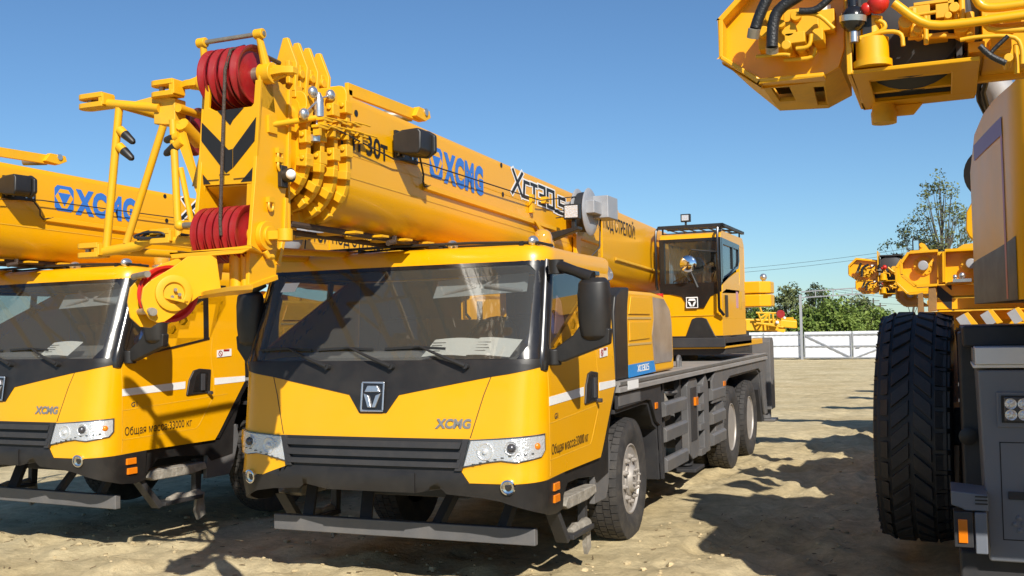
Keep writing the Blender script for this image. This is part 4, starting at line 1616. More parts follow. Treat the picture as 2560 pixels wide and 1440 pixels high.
tm, w0 = text_mb('НЕ СТОЙ ПОД СТРЕЛОЙ!', .215, (xs2, ye.y-tot, z0 - SL*tot), bx, UZ, bold=.015, stretch=tot/w0*.93, depth=.001)
tm.build('warning_lettering', 'ink', boom)

# black lamp box on the boom side with bracket and hanging cable
mb = MB()
c = un(1015, 360, 'x', .36)
pl = un(988, 362, 'x', XS)
ex = Vector((1, 0, 0))
mb.box(XS, XS+.02, pl.y-.02, pl.y+.30, pl.z-.10, pl.z+.10)
br = mb.build('lamp_bracket', 'black', boom)
mb = MB()
cy, cz = pl.y+.16, pl.z+.0
yR = un(1080, 362, 'x', XS+.22).y
cy = yR-.13
mb.prism([(XS+.02, cz-.06), (XS+.02, cz+.06), (XS+.09, cz+.085), (XS+.22, cz+.09), (XS+.24, cz+.06), (XS+.24, cz-.06), (XS+.21, cz-.09), (XS+.09, cz-.08)], 'y', cy-.08, cy+.09)
mb.prism([(XS+.04, cz-.07), (XS+.04, cz+.07), (XS+.20, cz+.10), (XS+.265, cz+.06), (XS+.265, cz-.06), (XS+.20, cz-.10)], 'y', cy+.09, cy+.13)
mb.build('lamp_box', 'black', br, bevel=.015)
mb = MB()
for dy in (.0, .07, .2, .27):
    for dz in (-.07, .07):
        mb.cyl((XS+.02, pl.y+dy, pl.z+dz), (XS+.03, pl.y+dy, pl.z+dz), .010, n=8)
mb.build('bolt', 'silver', br)
mb = MB()
a = un(1050, 395, 'x', .40); b = un(1050, 455, 'x', XS+.02); d = un(1076, 464, 'x', XS+.02)
mb.tube([a, b+Vector((.03, 0, .05)), b+Vector((.02, .01, 0)), b+Vector((.01, .05, -.03)), d], .007, 6)
mb.build('lamp_cable', 'cable', br)

# sensor cable strung along the boom
a = un(905, 262, 'x', XS+.06)
mb = MB()
mb.tube([un(820, 312, 'x', XS+.06), un(985, 398, 'x', XS+.05), un(1060, 408, 'x', XS+.05), un(1350, 501, 'x', XS+.06)], .0055, 6)
mb.tube([un(1350, 501, 'x', XS+.06), un(1455, 490, 'x', XS+.12)], .0055, 6)
mb.tube([un(1390, 545, 'x', XS+.06), un(1430, 538, 'x', XS+.15)], .006, 6)
mb.build('sensor_cable', 'cable', boom)
mb = MB()
p = un(1363, 500, 'x', XS+.04)
mb.box(XS, XS+.06, p.y-.02, p.y+.05, p.z-.03, p.z+.03)
p = un(1325, 508, 'x', XS)
mb.box(XS, XS+.035, p.y-.03, p.y+.03, p.z-.09, p.z+.08)
mb.build('cable_bracket', 'yellow_matt', boom)

# cable reel, grey motor box and flood lamp on their post
mb = MB()
cR = un(1470, 530, 'x', .50)
pY = un(1440, 520, 'x', XS+.03).y
mb.box(XS+.012, XS+.05, pY-.07, pY+.07, cR.z-.62, cR.z+.12)
mb.prism([(pY-.10, cR.z-.66), (pY-.06, cR.z-.45), (pY+.06, cR.z-.45), (pY+.12, cR.z-.66)], 'x', XS+.012, XS+.04)
mb.build('reel_post', 'yellow', boom, bevel=.005)
mb = MB()
for x in (.40, .52):
    mb.lathe([(.23, -.012), (.245, 0), (.23, .012), (.16, .014)], (x, cR.y, cR.z), (1, 0, 0), 30)
mb.lathe([(.15, -.06), (.15, .06)], (.46, cR.y, cR.z), (1, 0, 0), 24)
rl = mb.build('cable_reel', 'galv', boom)
mb = MB()
mb.lathe([(.2, -.045), (.205, 0), (.2, .045)], (.46, cR.y, cR.z), (1, 0, 0), 26)
mb.build('wound_cable', 'cable', rl)
mb = MB()
mb.box(.30, .62, cR.y-.16, cR.y+.13, cR.z-.03, cR.z+.10)
mb.box(.50, .69, cR.y+.08, cR.y+.42, cR.z-.06, cR.z+.17)
mb.build('reel_motor', 'galv', rl, bevel=.01)
mb = MB()
pF = un(1432, 530, 'x', .56)
mb.box(pF.x-.085, pF.x+.075, pF.y-.03, pF.y+.03, pF.z-.07, pF.z+.075)
mb.box(pF.x-.02, pF.x+.02, pF.y-.0, pF.y+.05, pF.z-.16, pF.z-.05)
mb.prism([(XS, pF.z-.19), (pF.x+.06, pF.z-.14), (pF.x+.06, pF.z-.17), (XS, pF.z-.27)], 'y', pF.y-.02, pF.y+.10)
fl = mb.build('flood_lamp', 'black', boom, bevel=.006)
mb = MB()
mb.box(pF.x-.07, pF.x+.06, pF.y-.036, pF.y-.031, pF.z-.055, pF.z+.06)
mb.build('lens', 'lamp', fl)
mb = MB()
mb.tube([(.55, cR.y+.25, cR.z-.06), (.55, cR.y+.20, cR.z-.35), (.45, cR.y, cR.z-.52), (XS+.05, pY, cR.z-.50)], .008, 6)
mb.build('reel_lead', 'cable', rl)
# gusset and belly support beside the beacon
mb = MB()
a, b, c, d = un(1333, 556, 'x', .12), un(1380, 612, 'x', .12), un(1380, 575, 'x', .12), un(1380, 590, 'x', .12)
mb.poly([un(1333, 553, 'x', .33), un(1380, 592, 'x', .33), un(1382, 625, 'x', .33), un(1372, 625, 'x', .33)], (1, 0, 0), .02)
mb.box(-.36, .36, 2.95, 3.1, 2.40, 2.60)
mb.box(-.30, -.22, 2.95, 3.1, 1.42, 2.42)
mb.box(.22, .30, 2.95, 3.1, 1.42, 2.42)
mb.build('boom_rest', 'yellow', crane, bevel=.006)
# luffing cylinder under the boom
mb = MB()
mb.cyl((0, 3.5, 2.25), (0, 7.6, 1.85), .13, n=24)
mb.cyl((0, 2.9, 2.33), (0, 3.5, 2.25), .07, n=16)
mb.build('luffing_cylinder', 'yellow', crane)
# rope guide arm on top of the boom
mb = MB()
A = un(866, 222, 'x', .16); B = un(1050, 292, 'x', .16)
mb.beam(A, B, .03, .085)
mb.poly([un(1034, 268, 'x', .16), un(1060, 280, 'x', .16), un(1063, 297, 'x', .16), un(1050, 305, 'x', .16), un(1025, 290, 'x', .16)], (1, 0, 0), .05)
mb.beam(A+Vector((0, .03, 0)), A+Vector((0, .03, -.25)), .03, .05, up=(0, 1, 0))
ga = mb.build('rope_arm', 'yellow_matt', boom, bevel=.004)
mb = MB()
mb.cyl(un(960, 290, 'x', -.05), un(1030, 290, 'x', .14), .042, n=16)
mb.build('roller', 'steel', ga)
mb = MB()
mb.cyl(B+Vector((-.03, 0, .03)), B+Vector((.06, 0, .03)), .028, n=12)
mb.build('roller_pin', 'silver', ga)
mb = MB()
p = un(1545, 512, 'x', .1)
mb.prism([(p.y-.06, btop(p.y)), (p.y+.02, btop(p.y)+.13), (p.y+.08, btop(p.y)+.12), (p.y+.08, btop(p.y))], 'x', .05, .08)
mb.build('lifting_lug', 'yellow_matt', boom)
# pipes and ropes below the boom
mb = MB()
for x, z in ((.10, 2.59), (-.12, 2.58)):
    mb.tube([(x, -1.2, z-.02), (x, .4, z-.03), (x, 2.6, z-.06)], .02, 8)
mb.tube([un(985, 590, 'x', .15), un(985, 604, 'x', .15), un(970, 608, 'x', .15)], .02, 8)
mb.build('hose_line', 'rope', boom)
mb = MB()
for k in range(6):
    mb.box(-.16, .20, -.6+k*.35, -.50+k*.35, 2.555, 2.57)
mb.build_each('underside_tray', 'yellow_matt', boom)

# ---------------------------------------------------------------- boom head
HN = Vector((0, -1, -.12)).normalized()
HP = Vector((0, -1.66, 2.84))


def uh(u, v):
    return un_pl(u, v, HP, HN)


XR = .205


def ur(u, v):
    return un(u, v, 'x', XR)


head = None
mb = MB()
fq = [(513, 213), (525, 213), (522, 270), (538, 278), (628, 266), (634, 258), (638, 200), (652, 199), (645, 330), (638, 456), (634, 458), (498, 465), (505, 340)]
mb.poly([uh(*p) for p in fq], -HN, .02)
# frame round the lower opening
mb.poly([uh(*p) for p in [(498, 465), (512, 465), (500, 622), (486, 622)]], -HN, .02)
mb.poly([uh(*p) for p in [(617, 458.5), (634, 458), (626, 620), (611, 620)]], -HN, .02)
# side plates
rp = [(651, 199), (700, 205), (722, 225), (718, 450), (713, 495), (710, 580), (693, 662), (690, 693), (622, 717), (625, 620), (638, 456), (645, 330)]
pts = [ur(*p) for p in rp]
mb.poly(pts, (-1, 0, 0), .025)
mb.poly([Vector((-.21, p.y, p.z)) for p in pts], (1, 0, 0), .025)
# back plate
yb_ = -1.34
mb.box(-.20, .19, yb_, yb_+.02, 2.45, 3.25)
mb.poly([uh(512, 465)+Vector((0, .02, 0)), uh(617, 459)+Vector((0, .02, 0)), Vector((.19, -1.36, 2.62)), Vector((-.19, -1.36, 2.62))], (0, .3, -1), .01)
# edge flange along the rear of the right plate
for a, b in (((722, 225), (718, 450)), ((713, 495), (710, 580)), ((710, 580), (693, 662)), ((690, 693), (622, 717))):
    A = ur(*a); B = ur(*b)
    mb.beam(A+Vector((.006, 0, 0)), B+Vector((.006, 0, 0)), .03, .018, up=(1, 0, 0))
mb.box(-.14, .14, -1.36, -1.10, 2.75, 3.12)
head = mb.build('boom_head', 'yellow', crane, bevel=.005)
# chevrons
mb = MB()


def chev(pts):
    mb.poly([uh(*p) + HN*.0205 - HN*.019 for p in pts], HN, .0015)


chev([(505, 306), (504, 352), (566, 433), (582, 420), (582, 372), (572, 375)])
chev([(583, 372), (583, 420), (637, 352), (641, 292)])
chev([(544, 277), (576, 313), (583, 300), (610, 269)])
chev([(498, 424), (496, 462), (527, 460)])
chev([(635, 415), (633, 452), (602, 455)])
mb.build('chevron', 'ink', head)
mb = MB()
for a, b in (((520, 451), (548, 449)), ((585, 447), (625, 443)), ((549, 437), (575, 435))):
    mb.beam(uh(*a)+HN*.004, uh(*b)+HN*.004, .004, .003)
mb.build('tape_line', 'ink', head)


def sheave_mb(c, ax, r, w, n, gap, nn=40):
    mb = MB()
    c = Vector(c)
    ax = Vector(ax).normalized()
    for i in range(n):
        o = c + ax*((i-(n-1)/2)*gap)
        mb.lathe([(r*.30, -w*.30), (r*.45, -w*.22), (r*.55, -w*.10), (r*.80, -w*.14), (r*.9, -w*.45), (r, -w*.5), (r, -w*.38), (r*.86, -w*.06),
                  (r*.86, w*.06), (r, w*.38), (r, w*.5), (r*.9, w*.45), (r*.80, w*.14), (r*.55, w*.10), (r*.45, w*.22), (r*.30, w*.30)], o, ax, nn)
    return mb


# upper sheaves
cu = un(628, 190, 'x', .10)
cu = Vector((0.0, cu.y, cu.z))
sheave_mb(cu+Vector((-.005, 0, 0)), (1, 0, 0), .178, .060, 4, .077).build('upper_sheave', 'red', head)
mb = MB()
mb.cyl(cu+Vector((-.21, 0, 0)), cu+Vector((.21, 0, 0)), .045, n=20)
mb.build('sheave_axle', 'steel', head)
for sg in (1, -1):
    x = .205*sg
    mb = MB()
    c0 = Vector((x, cu.y, cu.z))
    mb.cyl(c0-Vector((.03*sg, 0, 0)), c0+Vector((.055*sg, 0, 0)), .062, n=22)
    mb.prism([(cu.y-.06, cu.z), (cu.y+.06, cu.z), (cu.y+.09, cu.z-.22), (cu.y-.05, cu.z-.2)], 'x', x-.02*sg, x+.0*sg)
    # lug
    mb.prism([(x+.04*sg, cu.y-.035), (x+.14*sg, cu.y-.045), (x+.20*sg, cu.y-.02), (x+.20*sg, cu.y+.03), (x+.04*sg, cu.y+.04)], 'z', cu.z-.02, cu.z+.02)
    mb.prism([(x+.04*sg, cu.z-.05), (x+.14*sg, cu.z-.03), (x+.14*sg, cu.z+.03), (x+.04*sg, cu.z+.05)], 'y', cu.y-.012, cu.y+.012)
    # guard arm
    mb.tube([c0+Vector((.01*sg, -.01, .03)), c0+Vector((-.005*sg, -.06, .22))], [.03, .02], 8)
    mb.cyl(c0+Vector((-.03*sg, -.06, .22)), c0+Vector((.03*sg, -.06, .22)), .03, n=12)
    mb.build('sheave_bracket', 'yellow_matt', head, bevel=.005)
mb = MB()
mb.cyl(cu+Vector((-.24, -.06, .22)), cu+Vector((.24, -.06, .22)), .014, n=10)
mb.build('rope_guard_bar', 'steel', head)
# lower sheaves
cl_ = un(556, 590, 'x', 0)
cl_ = Vector((-.005, -1.64, 2.475))
sheave_mb(cl_, (1, 0, 0), .165, .044, 6, .055).build('lower_sheave', 'red', head)
mb = MB()
mb.cyl((-.21, cl_.y, cl_.z-.01), (.23, cl_.y, cl_.z-.01), .05, n=20)
c0 = ur(660, 590)
mb.cyl(c0, c0+Vector((.035, 0, 0)), .085, n=24)
mb.cyl(c0+Vector((.03, 0, 0)), c0+Vector((.05, 0, 0)), .055, n=20)
mb.beam(c0+Vector((.03, 0, 0)), c0+Vector((.16, .02, 0)), .06, .05)
mb.cyl(c0+Vector((.13, .02, -.035)), c0+Vector((.13, .02, .035)), .045, n=14)
mb.tube([c0+Vector((.02, -.02, -.09)), c0+Vector((.03, 0, -.12)), c0+Vector((.03, .04, -.12))], .018, 8)
mb.build('lower_axle', 'yellow_matt', head, bevel=.004)
mb = MB()
A = uh(478, 562)+HN*.10; B = uh(612, 556)+HN*.10
mb.cyl(A, B, .017, n=12)
gb = mb.build('rope_bar', 'steel', head)
mb = MB()
for p in (A, B):
    mb = MB()
    mb.obox(p-HN*.04, (.05, .10, .045))
    mb.ball(p, .033, 12)
    mb.build('bar_lug', 'yellow_matt', gb, bevel=.004)
# wire rope hanging over the front
mb = MB()
r0 = uh(577, 265)+HN*.13
pts = [Vector((r0.x, cu.y, cu.z+.182)), Vector((r0.x, cu.y-.13, cu.z+.128)), Vector((r0.x, cu.y-.182, cu.z)), Vector((r0.x+.004, cl_.y-.175, cl_.z+.06)), Vector((r0.x+.004, cl_.y-.170, cl_.z-.02))]
mb.tube(pts, .010, 8)
for i in range(70):
    t = i/70
    a = pts[2].lerp(pts[3], t)
    b = pts[2].lerp(pts[3], min(1, t+.008))
    mb.obox((a+b)/2, (.023, .007, .007), (0, R(35), 0))
mb.build('hoist_rope', 'rope', head)
mb = MB()
mb.tube([cu+Vector((.08, .06, .165)), cu+Vector((.10, .5, .13)), cu+Vector((.10, 1.2, .07))], .014, 8)
mb.build('boom_rope', 'rope', head)
# right side fittings: lamp ball, anemometer arm, shackles
mb = MB()
p = ur(702, 440)
mb.box(XR+.002, XR+.03, p.y-.035, p.y+.03, p.z-.07, p.z+.06)
mb.cyl(p+Vector((.03, 0, 0)), p+Vector((.08, 0, 0)), .042, n=16)
sl = mb.build('head_lamp', 'black', head, bevel=.004)
mb = MB()
mb.ball(p+Vector((.085, -.02, 0)), .030, 16)
mb.build('lamp_bulb', 'white', sl)
mb = MB()
for u, v in ((695, 392), (695, 415), (672, 515)):
    p = ur(u, v)
    rg = [p+Vector((.015, .022*math.cos(a), .03*math.sin(a))) for a in [2*PI*i/10 for i in range(11)]]
    mb = MB()
    mb.tube(rg, .008, 6)
    mb.obox(p+Vector((.01, .0, .035)), (.03, .05, .03))
    mb.build('shackle', 'yellow_matt', head)
mb = MB()
A = ur(678, 312)
B = un(790, 295, 'x', .30)
mb.box(XR, XR+.015, A.y-.04, A.y+.04, A.z-.05, A.z+.05)
mb.cyl(A, B, .018, n=10)
an = mb.build('sensor_arm', 'yellow_matt', head)
mb = MB()
T = un(797, 268, 'x', .31)
Bt = un(788, 350, 'x', .31)
mb.lathe([(.03, -.06), (.032, .0), (.028, .05), (.012, .09)], T, (0, 0, 1), 16)
mb.cyl(T, Bt, .008, n=8)
mb.lathe([(.03, -.02), (.032, .02)], Bt+Vector((0, 0, .01)), (0, 0, 1), 14)
for u, v in ((760, 285), (826, 238), (782, 230)):
    q = un(u, v, 'x', .31)
    mb.tube([T+Vector((0, 0, .05)), q], .006, 6)
    mb.ball(q, .036, 14, sc=(.8, 1, 1))
mb.build('anemometer', 'silver', an)

# rooster sheave arm swung out to the front left
AN = Vector((.85, -.53, 0)).normalized()
AP = Vector((.10, -1.80, 2.25))


def ua(u, v, back=0.0):
    return un_pl(u, v, AP - AN*back, AN)


mb = MB()
front = [(470, 641), (541, 638), (553, 725), (552, 731), (497, 741), (426, 795), (412, 804), (395, 807), (375, 797), (360, 775), (354, 750), (358, 720), (375, 702), (430, 670)]
mb.poly([ua(*p) for p in front], -AN, .02)
T = ua(520, 700)
bk = [ua(*p) - AN*.20 for p in [(470, 641), (541, 638), (500, 741), (430, 800), (405, 818), (378, 816), (352, 792), (345, 752), (352, 715), (375, 690), (430, 655)]]
mb.poly(bk, -AN, .02)
# top shelf and bottom shelf plates
lipy = -1.88
mb.poly([un(u, v, 'y', lipy) for u, v in [(424, 632), (625, 613), (627, 621), (604, 633), (429, 647)]], (0, 1, 0), .015)
mb.poly([un(424, 632, 'y', lipy), un(625, 613, 'y', lipy), Vector((.2, -1.60, 2.36)), Vector((-.3, -1.60, 2.38))], (0, 0, -1), .01)
P1 = ua(490, 741); P2 = ua(553, 731)
zsh = P2.z-.012
mb.prism([tuple(un(u, v, 'z', zsh))[:2] for u, v in [(490, 743), (553, 735), (600, 731), (631, 724), (632, 718), (575, 722), (510, 733)]], 'z', zsh-.012, zsh+.012)
# hinge tubes
for u0, u1, r in ((580, 592, .04), (604, 614, .027)):
    a = un(u0, 636, 'y', -1.70); b = un(u1, 723, 'y', -1.70)
    mb.cyl((b.x, -1.70, a.z), (b.x, -1.70, b.z-.02), r, n=16)
mb.build('rooster_arm', 'yellow', head, bevel=.004)
cs = ua(436, 733) - AN*.115
mb = sheave_mb(cs, AN, .158, .07, 1, .1, 44)
mb.build('rooster_sheave', 'red_bright', head)
mb = MB()
c0 = ua(433, 733)
mb.lathe([(.10, 0), (.10, .018), (.085, .022), (.06, .022), (.055, .008), (.0, .008)], c0, AN, 28)
mb.beam(c0+AN*.03+Vector((-.10, -.02, -.01)), c0+AN*.03+Vector((.06, .02, -.05)), .05, .012)
mb.build('sheave_hub', 'yellow_matt', head, bevel=.003)
mb = MB()
for du, dv in ((2, -8), (-6, 10), (12, 4), (8, 18)):
    q = ua(433+du, 733+dv)
    mb.cyl(q+AN*.02, q+AN*.032, .010, n=8)
for u, v in ((365, 686), (375, 777)):
    q = ua(u, v)
    mb.cyl(q+AN*.03, q-AN*.24, .018, n=10)
q = ua(378, 780)
mb.cyl(q, q+AN*.04, .022, n=10)
mb.build('guard_pin', 'steel', head)

# ---------------------------------------------------------------- stowed lattice jib
JY = -1.62


def uj(u, v, y=JY):
    return un(u, v, 'y', y)


jib = None
mb = MB()
TLc, TRc, BLc, BRc = uj(290, 267), uj(425, 268), uj(265, 628), uj(447, 607)
mb.tube([uj(262, 258), uj(400, 270)], .028, 10)
mb.tube([uj(298, 270), uj(266, 622)], .0245, 10)
mb.tube([uj(408, 315), uj(316, 608)], .023, 10)
mb.tube([uj(432, 300), uj(447, 610)], .023, 10)
mb.tube([uj(258, 630), uj(345, 615), uj(375, 600)], .031, 10)
mb.tube([uj(375, 600), uj(470, 603), uj(488, 598)], .03, 10)
mb.tube([uj(452, 420), uj(480, 560), uj(488, 595)], .017, 8)
# four chords running back beside the boom
yE = 5.2
ch = []
for a, e in ((uj(298, 262), (-.78, yE, 3.15)), (uj(445, 270), (-.42, yE, 3.15)), (uj(272, 626), (-.78, yE, 2.72)), (uj(455, 604), (-.44, yE, 2.72))):
    a = Vector(a)
    b = Vector((max(min(a.x, -.42), -1.0), .4, a.z*.9+.28))
    ch.append((a, b, Vector(e)))
for i in (1, 3):
    mb.tube([ch[i][0], (-.46, -.9, ch[i][0].z), (-.46, .2, ch[i][1].z), ch[i][2]], .026, 8)
for i in (0, 2):
    mb.tube([ch[i][0], (-.85, -.6, ch[i][0].z*.97+.08), (-.82, .2, ch[i][1].z), ch[i][2]], .026, 8)
for k in range(7):
    y0 = .2 + k*.7
    y1 = y0+.7
    zu, zl = 3.25-.03*k, 2.66
    for x in (-.46, -.82):
        mb.cyl((x, y0, zu), (x, y1, zl), .013, n=6)
        mb.cyl((x, y1, zl), (x, y1, zu-.02), .013, n=6)
    mb.cyl((-.46, y0, zu), (-.82, y1, zu-.02), .012, n=6)
    mb.cyl((-.46, y0, zl), (-.82, y1, zl), .012, n=6)
for (y0, y1) in ((-1.55, -.95), (-.95, -.35), (-.35, .2)):
    if y0 < -1:
        continue
    for x in (-.46,):
        mb.cyl((x, y0, 3.28), (x, y1, 2.64), .016, n=6)
        mb.cyl((x, y1, 2.64), (x, y1, 3.27), .016, n=6)
    mb.cyl((-.46, y0, 2.63), (-.85, y1, 2.63), .015, n=6)
    mb.cyl((-.46, y0, 3.28), (-.85, y1, 3.28), .015, n=6)
    mb.cyl((-.46, y1, 2.63), (-.85, y1, 2.63), .015, n=6)
# the large diagonal seen left of the head
mb.tube([uj(455, 310), un(498, 357, 'y', -1.45)], .042, 10)
mb.poly([uj(*p) for p in [(440, 300), (455, 312), (500, 470), (497, 500), (440, 345)]], (0, 1, 0), .02)
jib = mb.build('lattice_jib', 'yellow_matt', crane, ang=45)
# gusset box at the top right corner
mb = MB()
mb.poly([uj(*p) for p in [(328, 255), (390, 238), (437, 245), (437, 312), (384, 310), (384, 272)]], (0, 1, 0), .10)
mb.build('gusset', 'yellow_dirty', jib, bevel=.006)
# fork lugs
for (u, v, w_, h_) in ((237, 255, 66, 36), (415, 224, 62, 44), (230, 627, 58, 36), (408, 592, 58, 36)):
    mb = MB()
    for sgn in (-1, 1):
        zc = uj(u, v - sgn*h_*.32).z
        x0 = uj(u-w_/2, v).x
        x1 = uj(u+w_/2, v).x
        ww = .055
        pts = [(x1, JY-ww)] + [(x0+ww - ww*math.sin(a)*1.0, JY-ww*math.cos(a)) for a in [PI*i/10 for i in range(11)]] + [(x1, JY+ww)]
        mb.prism(pts, 'z', zc-.016, zc+.016)
    zt, zb = uj(u, v-h_*.42).z, uj(u, v+h_*.42).z
    x1 = uj(u+w_/2, v).x
    mb.box(x1-.03, x1+.01, JY-.051, JY+.051, zb+.003, zt-.003)
    fk = mb.build('fork_lug', 'yellow_matt', jib, bevel=.004)
    mb = MB()
    zc = zt+.0
    cxx = uj(u-w_*.16, v).x
    mb.cyl((cxx, JY, zb-.004), (cxx, JY, zt+.004), .018, n=12)
    mb.build('pin_hole', 'steel', fk)
# rubber capped pins
for (u0, v0, u1, v1) in ((300, 325, 335, 357), (298, 366, 332, 398), (450, 340, 412, 352), (455, 352, 412, 387)):
    a, b = uj(u0, v0), uj(u1, v1)
    mb = MB()
    mb.cyl(a, a.lerp(b, .45), .03, .027, n=12)
    pn = mb.build('stub', 'yellow_matt', jib)
    mb = MB()
    mb.tube([a.lerp(b, .35), a.lerp(b, .9), b], [.029, .021, .012], 12)
    mb.build('rubber_cap', 'black', pn)
# coil of cable tied to the jib
mb = MB()
for k in range(7):
    pts = []
    for i in range(22):
        a = 2*PI*i/21
        c0 = uj(388+k*2, 590)
        pts.append(c0+Vector((.115*math.cos(a)*(1-.04*k), -.05+.02*k-.01*math.sin(2*a), .032*math.sin(a)*(.6+.1*(k % 3))+.008*math.sin(k*2.1))))
    mb.tube(pts, .0075, 5)
mb.tube([uj(345, 600), uj(362, 588), uj(440, 584), uj(478, 590)], .009, 5)
mb.build('cable_coil', 'cable', jib)
# sheave of the jib seen behind the head
sheave_mb(un(492, 330, 'y', -1.30), (1, .2, 0), .15, .06, 1, .1).build('jib_sheave', 'red', jib)
# big winch pulley below the boom behind the head (dark disc)

# hook block hanging below the head and tied to the frame
# ---------------------------------------------------------------- second crane of the row
crane2 = copy_tree(crane)
crane2.location = (-4.016, .278, .03)
crane2.rotation_euler = (0, 0, -.067)
crane2['label'] = 'yellow truck crane cut off by the left edge, shaded by its neighbour'
# ================================================================== ground
def gz(x, y):
    """height of the sand"""
    f = 0.0
    if y > 12:
        f = -0.78*min(1, (y-12)/54.0)
    return f


def sand_h(x, y):
    d = math.hypot(x-CX, y-CY)
    z = gz(x, y)
    a = noise.noise(Vector((x*.35, y*.35, 3.1)))*.05
    b = noise.noise(Vector((x*1.3, y*1.3, 7.7)))*.026
    c = noise.noise(Vector((x*4.2, y*4.2, 1.3)))*.012
    e = noise.noise(Vector((x*11, y*11, 5.3)))*.006 if d < 16 else 0
    # wheel ruts running between the rows
    r = 0
    for xc in (1.9, 2.9):
        q = (x - xc - .15*math.sin(y*.3))/.16
        r -= .018*math.exp(-q*q)*(1 if y > 2 else .4)
    # lug prints of tyres in the lane between the rows
    for x0, k0 in ((1.95, .10), (2.55, .10), (.4, .22)):
        q = (x - x0 - k0*(y-3)) / .17
        if abs(q) < 1.4 and y > 1.2:
            w_ = max(0, 1-abs(q)**4)
            r += (-.022 + .016*math.sin(y*26 + 3*q))*w_ + .02*math.exp(-((abs(q)-1.15)/.25)**2)
    lane = max(0, min(1, (x-1.2)/.5))*max(0, min(1, (4.6-x)/.6))*max(0, min(1, (y+.5)/1.0))*max(0, min(1, (16-y)/5))
    if lane > 0:
        n1_ = noise.noise(Vector((x*2.4, y*1.3, 2.2)))
        n2_ = noise.noise(Vector((x*5.2, y*3.4, 6.6)))
        r += lane*(.045*(1-2*abs(n1_)) - .02 + .022*n2_)
    # ploughed-up crumbs in front of the trucks
    k = math.exp(-((y+.1-(-0.02*x))**2)/1.2)
    cr = max(0, noise.noise(Vector((x*2.6, y*2.6, 9.2))))*.10*k
    for xw in (1.065, -1.065):
        for yw in (2.365, 7.08, 8.43):
            q = ((x-xw)**2+(y-yw)**2)
            if q < 1.2:
                r += .055*math.exp(-q/.13)
    # heaved-up sand along the front of the cranes
    k2 = math.exp(-((y-.75)**2)/.5) + .6*math.exp(-((y-2.6)**2)/1.5)*(1 if 1.3 < x < 3.4 else 0)
    he = (abs(noise.noise(Vector((x*1.9, y*1.9, 4.4))))*.13 + noise.noise(Vector((x*5.5, y*5.5, 8.4)))*.035)*k2
    return z + a*.6 + b*1.2 + c*1.4 + e*1.3 + r + cr + he*.8 - .02


xs = [-90, -70, -55, -42, -33, -26, -21, -17, -14, -11.5, -9.5, -8]
x = -7.0
while x < 7.6:
    xs.append(x)
    x += .07
xs += [8.5, 10, 12, 15, 19, 25, 33, 45, 60, 80]
ys = [-14, -11, -9]
y = -7.0
while y < 12:
    ys.append(y)
    y += .07 if y < 7 else .12
while y < 80:
    ys.append(y)
    y += .5 if y < 30 else 1.5
ys += [100, 140, 220, 400, 900]
mb = MB()
vs = [(a, b, sand_h(a, b)) for b in ys for a in xs]
n_ = len(xs)
fs = [(j*n_+i, j*n_+i+1, (j+1)*n_+i+1, (j+1)*n_+i) for j in range(len(ys)-1) for i in range(n_-1)]
me = bpy.data.meshes.new('ground')
me.from_pydata(vs, [], fs)
gm = bpy.data.materials.new('dry_sand')
gm.use_nodes = True
nt = gm.node_tree
p = nt.nodes['Principled BSDF']
p.inputs['Roughness'].default_value = 0.95
p.inputs['Specular IOR Level'].default_value = 0.1
tc = nt.nodes.new('ShaderNodeTexCoord')


def nz(scale, det, rough=.6, dist=0.0):
    n = nt.nodes.new('ShaderNodeTexNoise')
    n.inputs['Scale'].default_value = scale
    n.inputs['Detail'].default_value = det
    n.inputs['Roughness'].default_value = rough
    n.inputs['Distortion'].default_value = dist
    nt.links.new(tc.outputs['Object'], n.inputs['Vector'])
    return n


n1 = nz(.5, 8, .65, .4)
cr = nt.nodes.new('ShaderNodeValToRGB')
cr.color_ramp.elements[0].position = .30
cr.color_ramp.elements[0].color = (.52, .405, .215, 1)
cr.color_ramp.elements[1].position = .66
cr.color_ramp.elements[1].color = (.74, .615, .375, 1)
nt.links.new(n1.outputs['Fac'], cr.inputs[0])
n2 = nz(4.2, 11, .78)
r2 = nt.nodes.new('ShaderNodeMapRange')
r2.inputs['From Min'].default_value = .35
r2.inputs['From Max'].default_value = .68
r2.inputs['To Min'].default_value = .62
r2.inputs['To Max'].default_value = 1.14
nt.links.new(n2.outputs['Fac'], r2.inputs['Value'])
mu = nt.nodes.new('ShaderNodeVectorMath')
mu.operation = 'SCALE'
nt.links.new(cr.outputs[0], mu.inputs[0])
nt.links.new(r2.outputs[0], mu.inputs['Scale'])
# scattered bark and straw specks
vo = nz(38, 4, .8, 1.2)
r3 = nt.nodes.new('ShaderNodeMapRange')
r3.inputs['From Min'].default_value = .64
r3.inputs['From Max'].default_value = .72
r3.inputs['To Max'].default_value = .55
nt.links.new(vo.outputs['Fac'], r3.inputs['Value'])
mm = nt.nodes.new('ShaderNodeMix')
mm.data_type = 'RGBA'
nt.links.new(r3.outputs[0], mm.inputs['Factor'])
nt.links.new(mu.outputs[0], mm.inputs['A'])
mm.inputs['B'].default_value = (.16, .115, .06, 1)
nt.links.new(mm.outputs['Result'], p.inputs['Base Color'])
b1 = nt.nodes.new('ShaderNodeBump')
b1.inputs['Strength'].default_value = .8
b1.inputs['Distance'].default_value = .05
n4 = nz(9, 11, .78)
nt.links.new(n4.outputs['Fac'], b1.inputs['Height'])
nt.links.new(b1.outputs[0], p.inputs['Normal'])
go = finish(me, 'ground', gm, ang=180)
go['kind'] = 'structure'

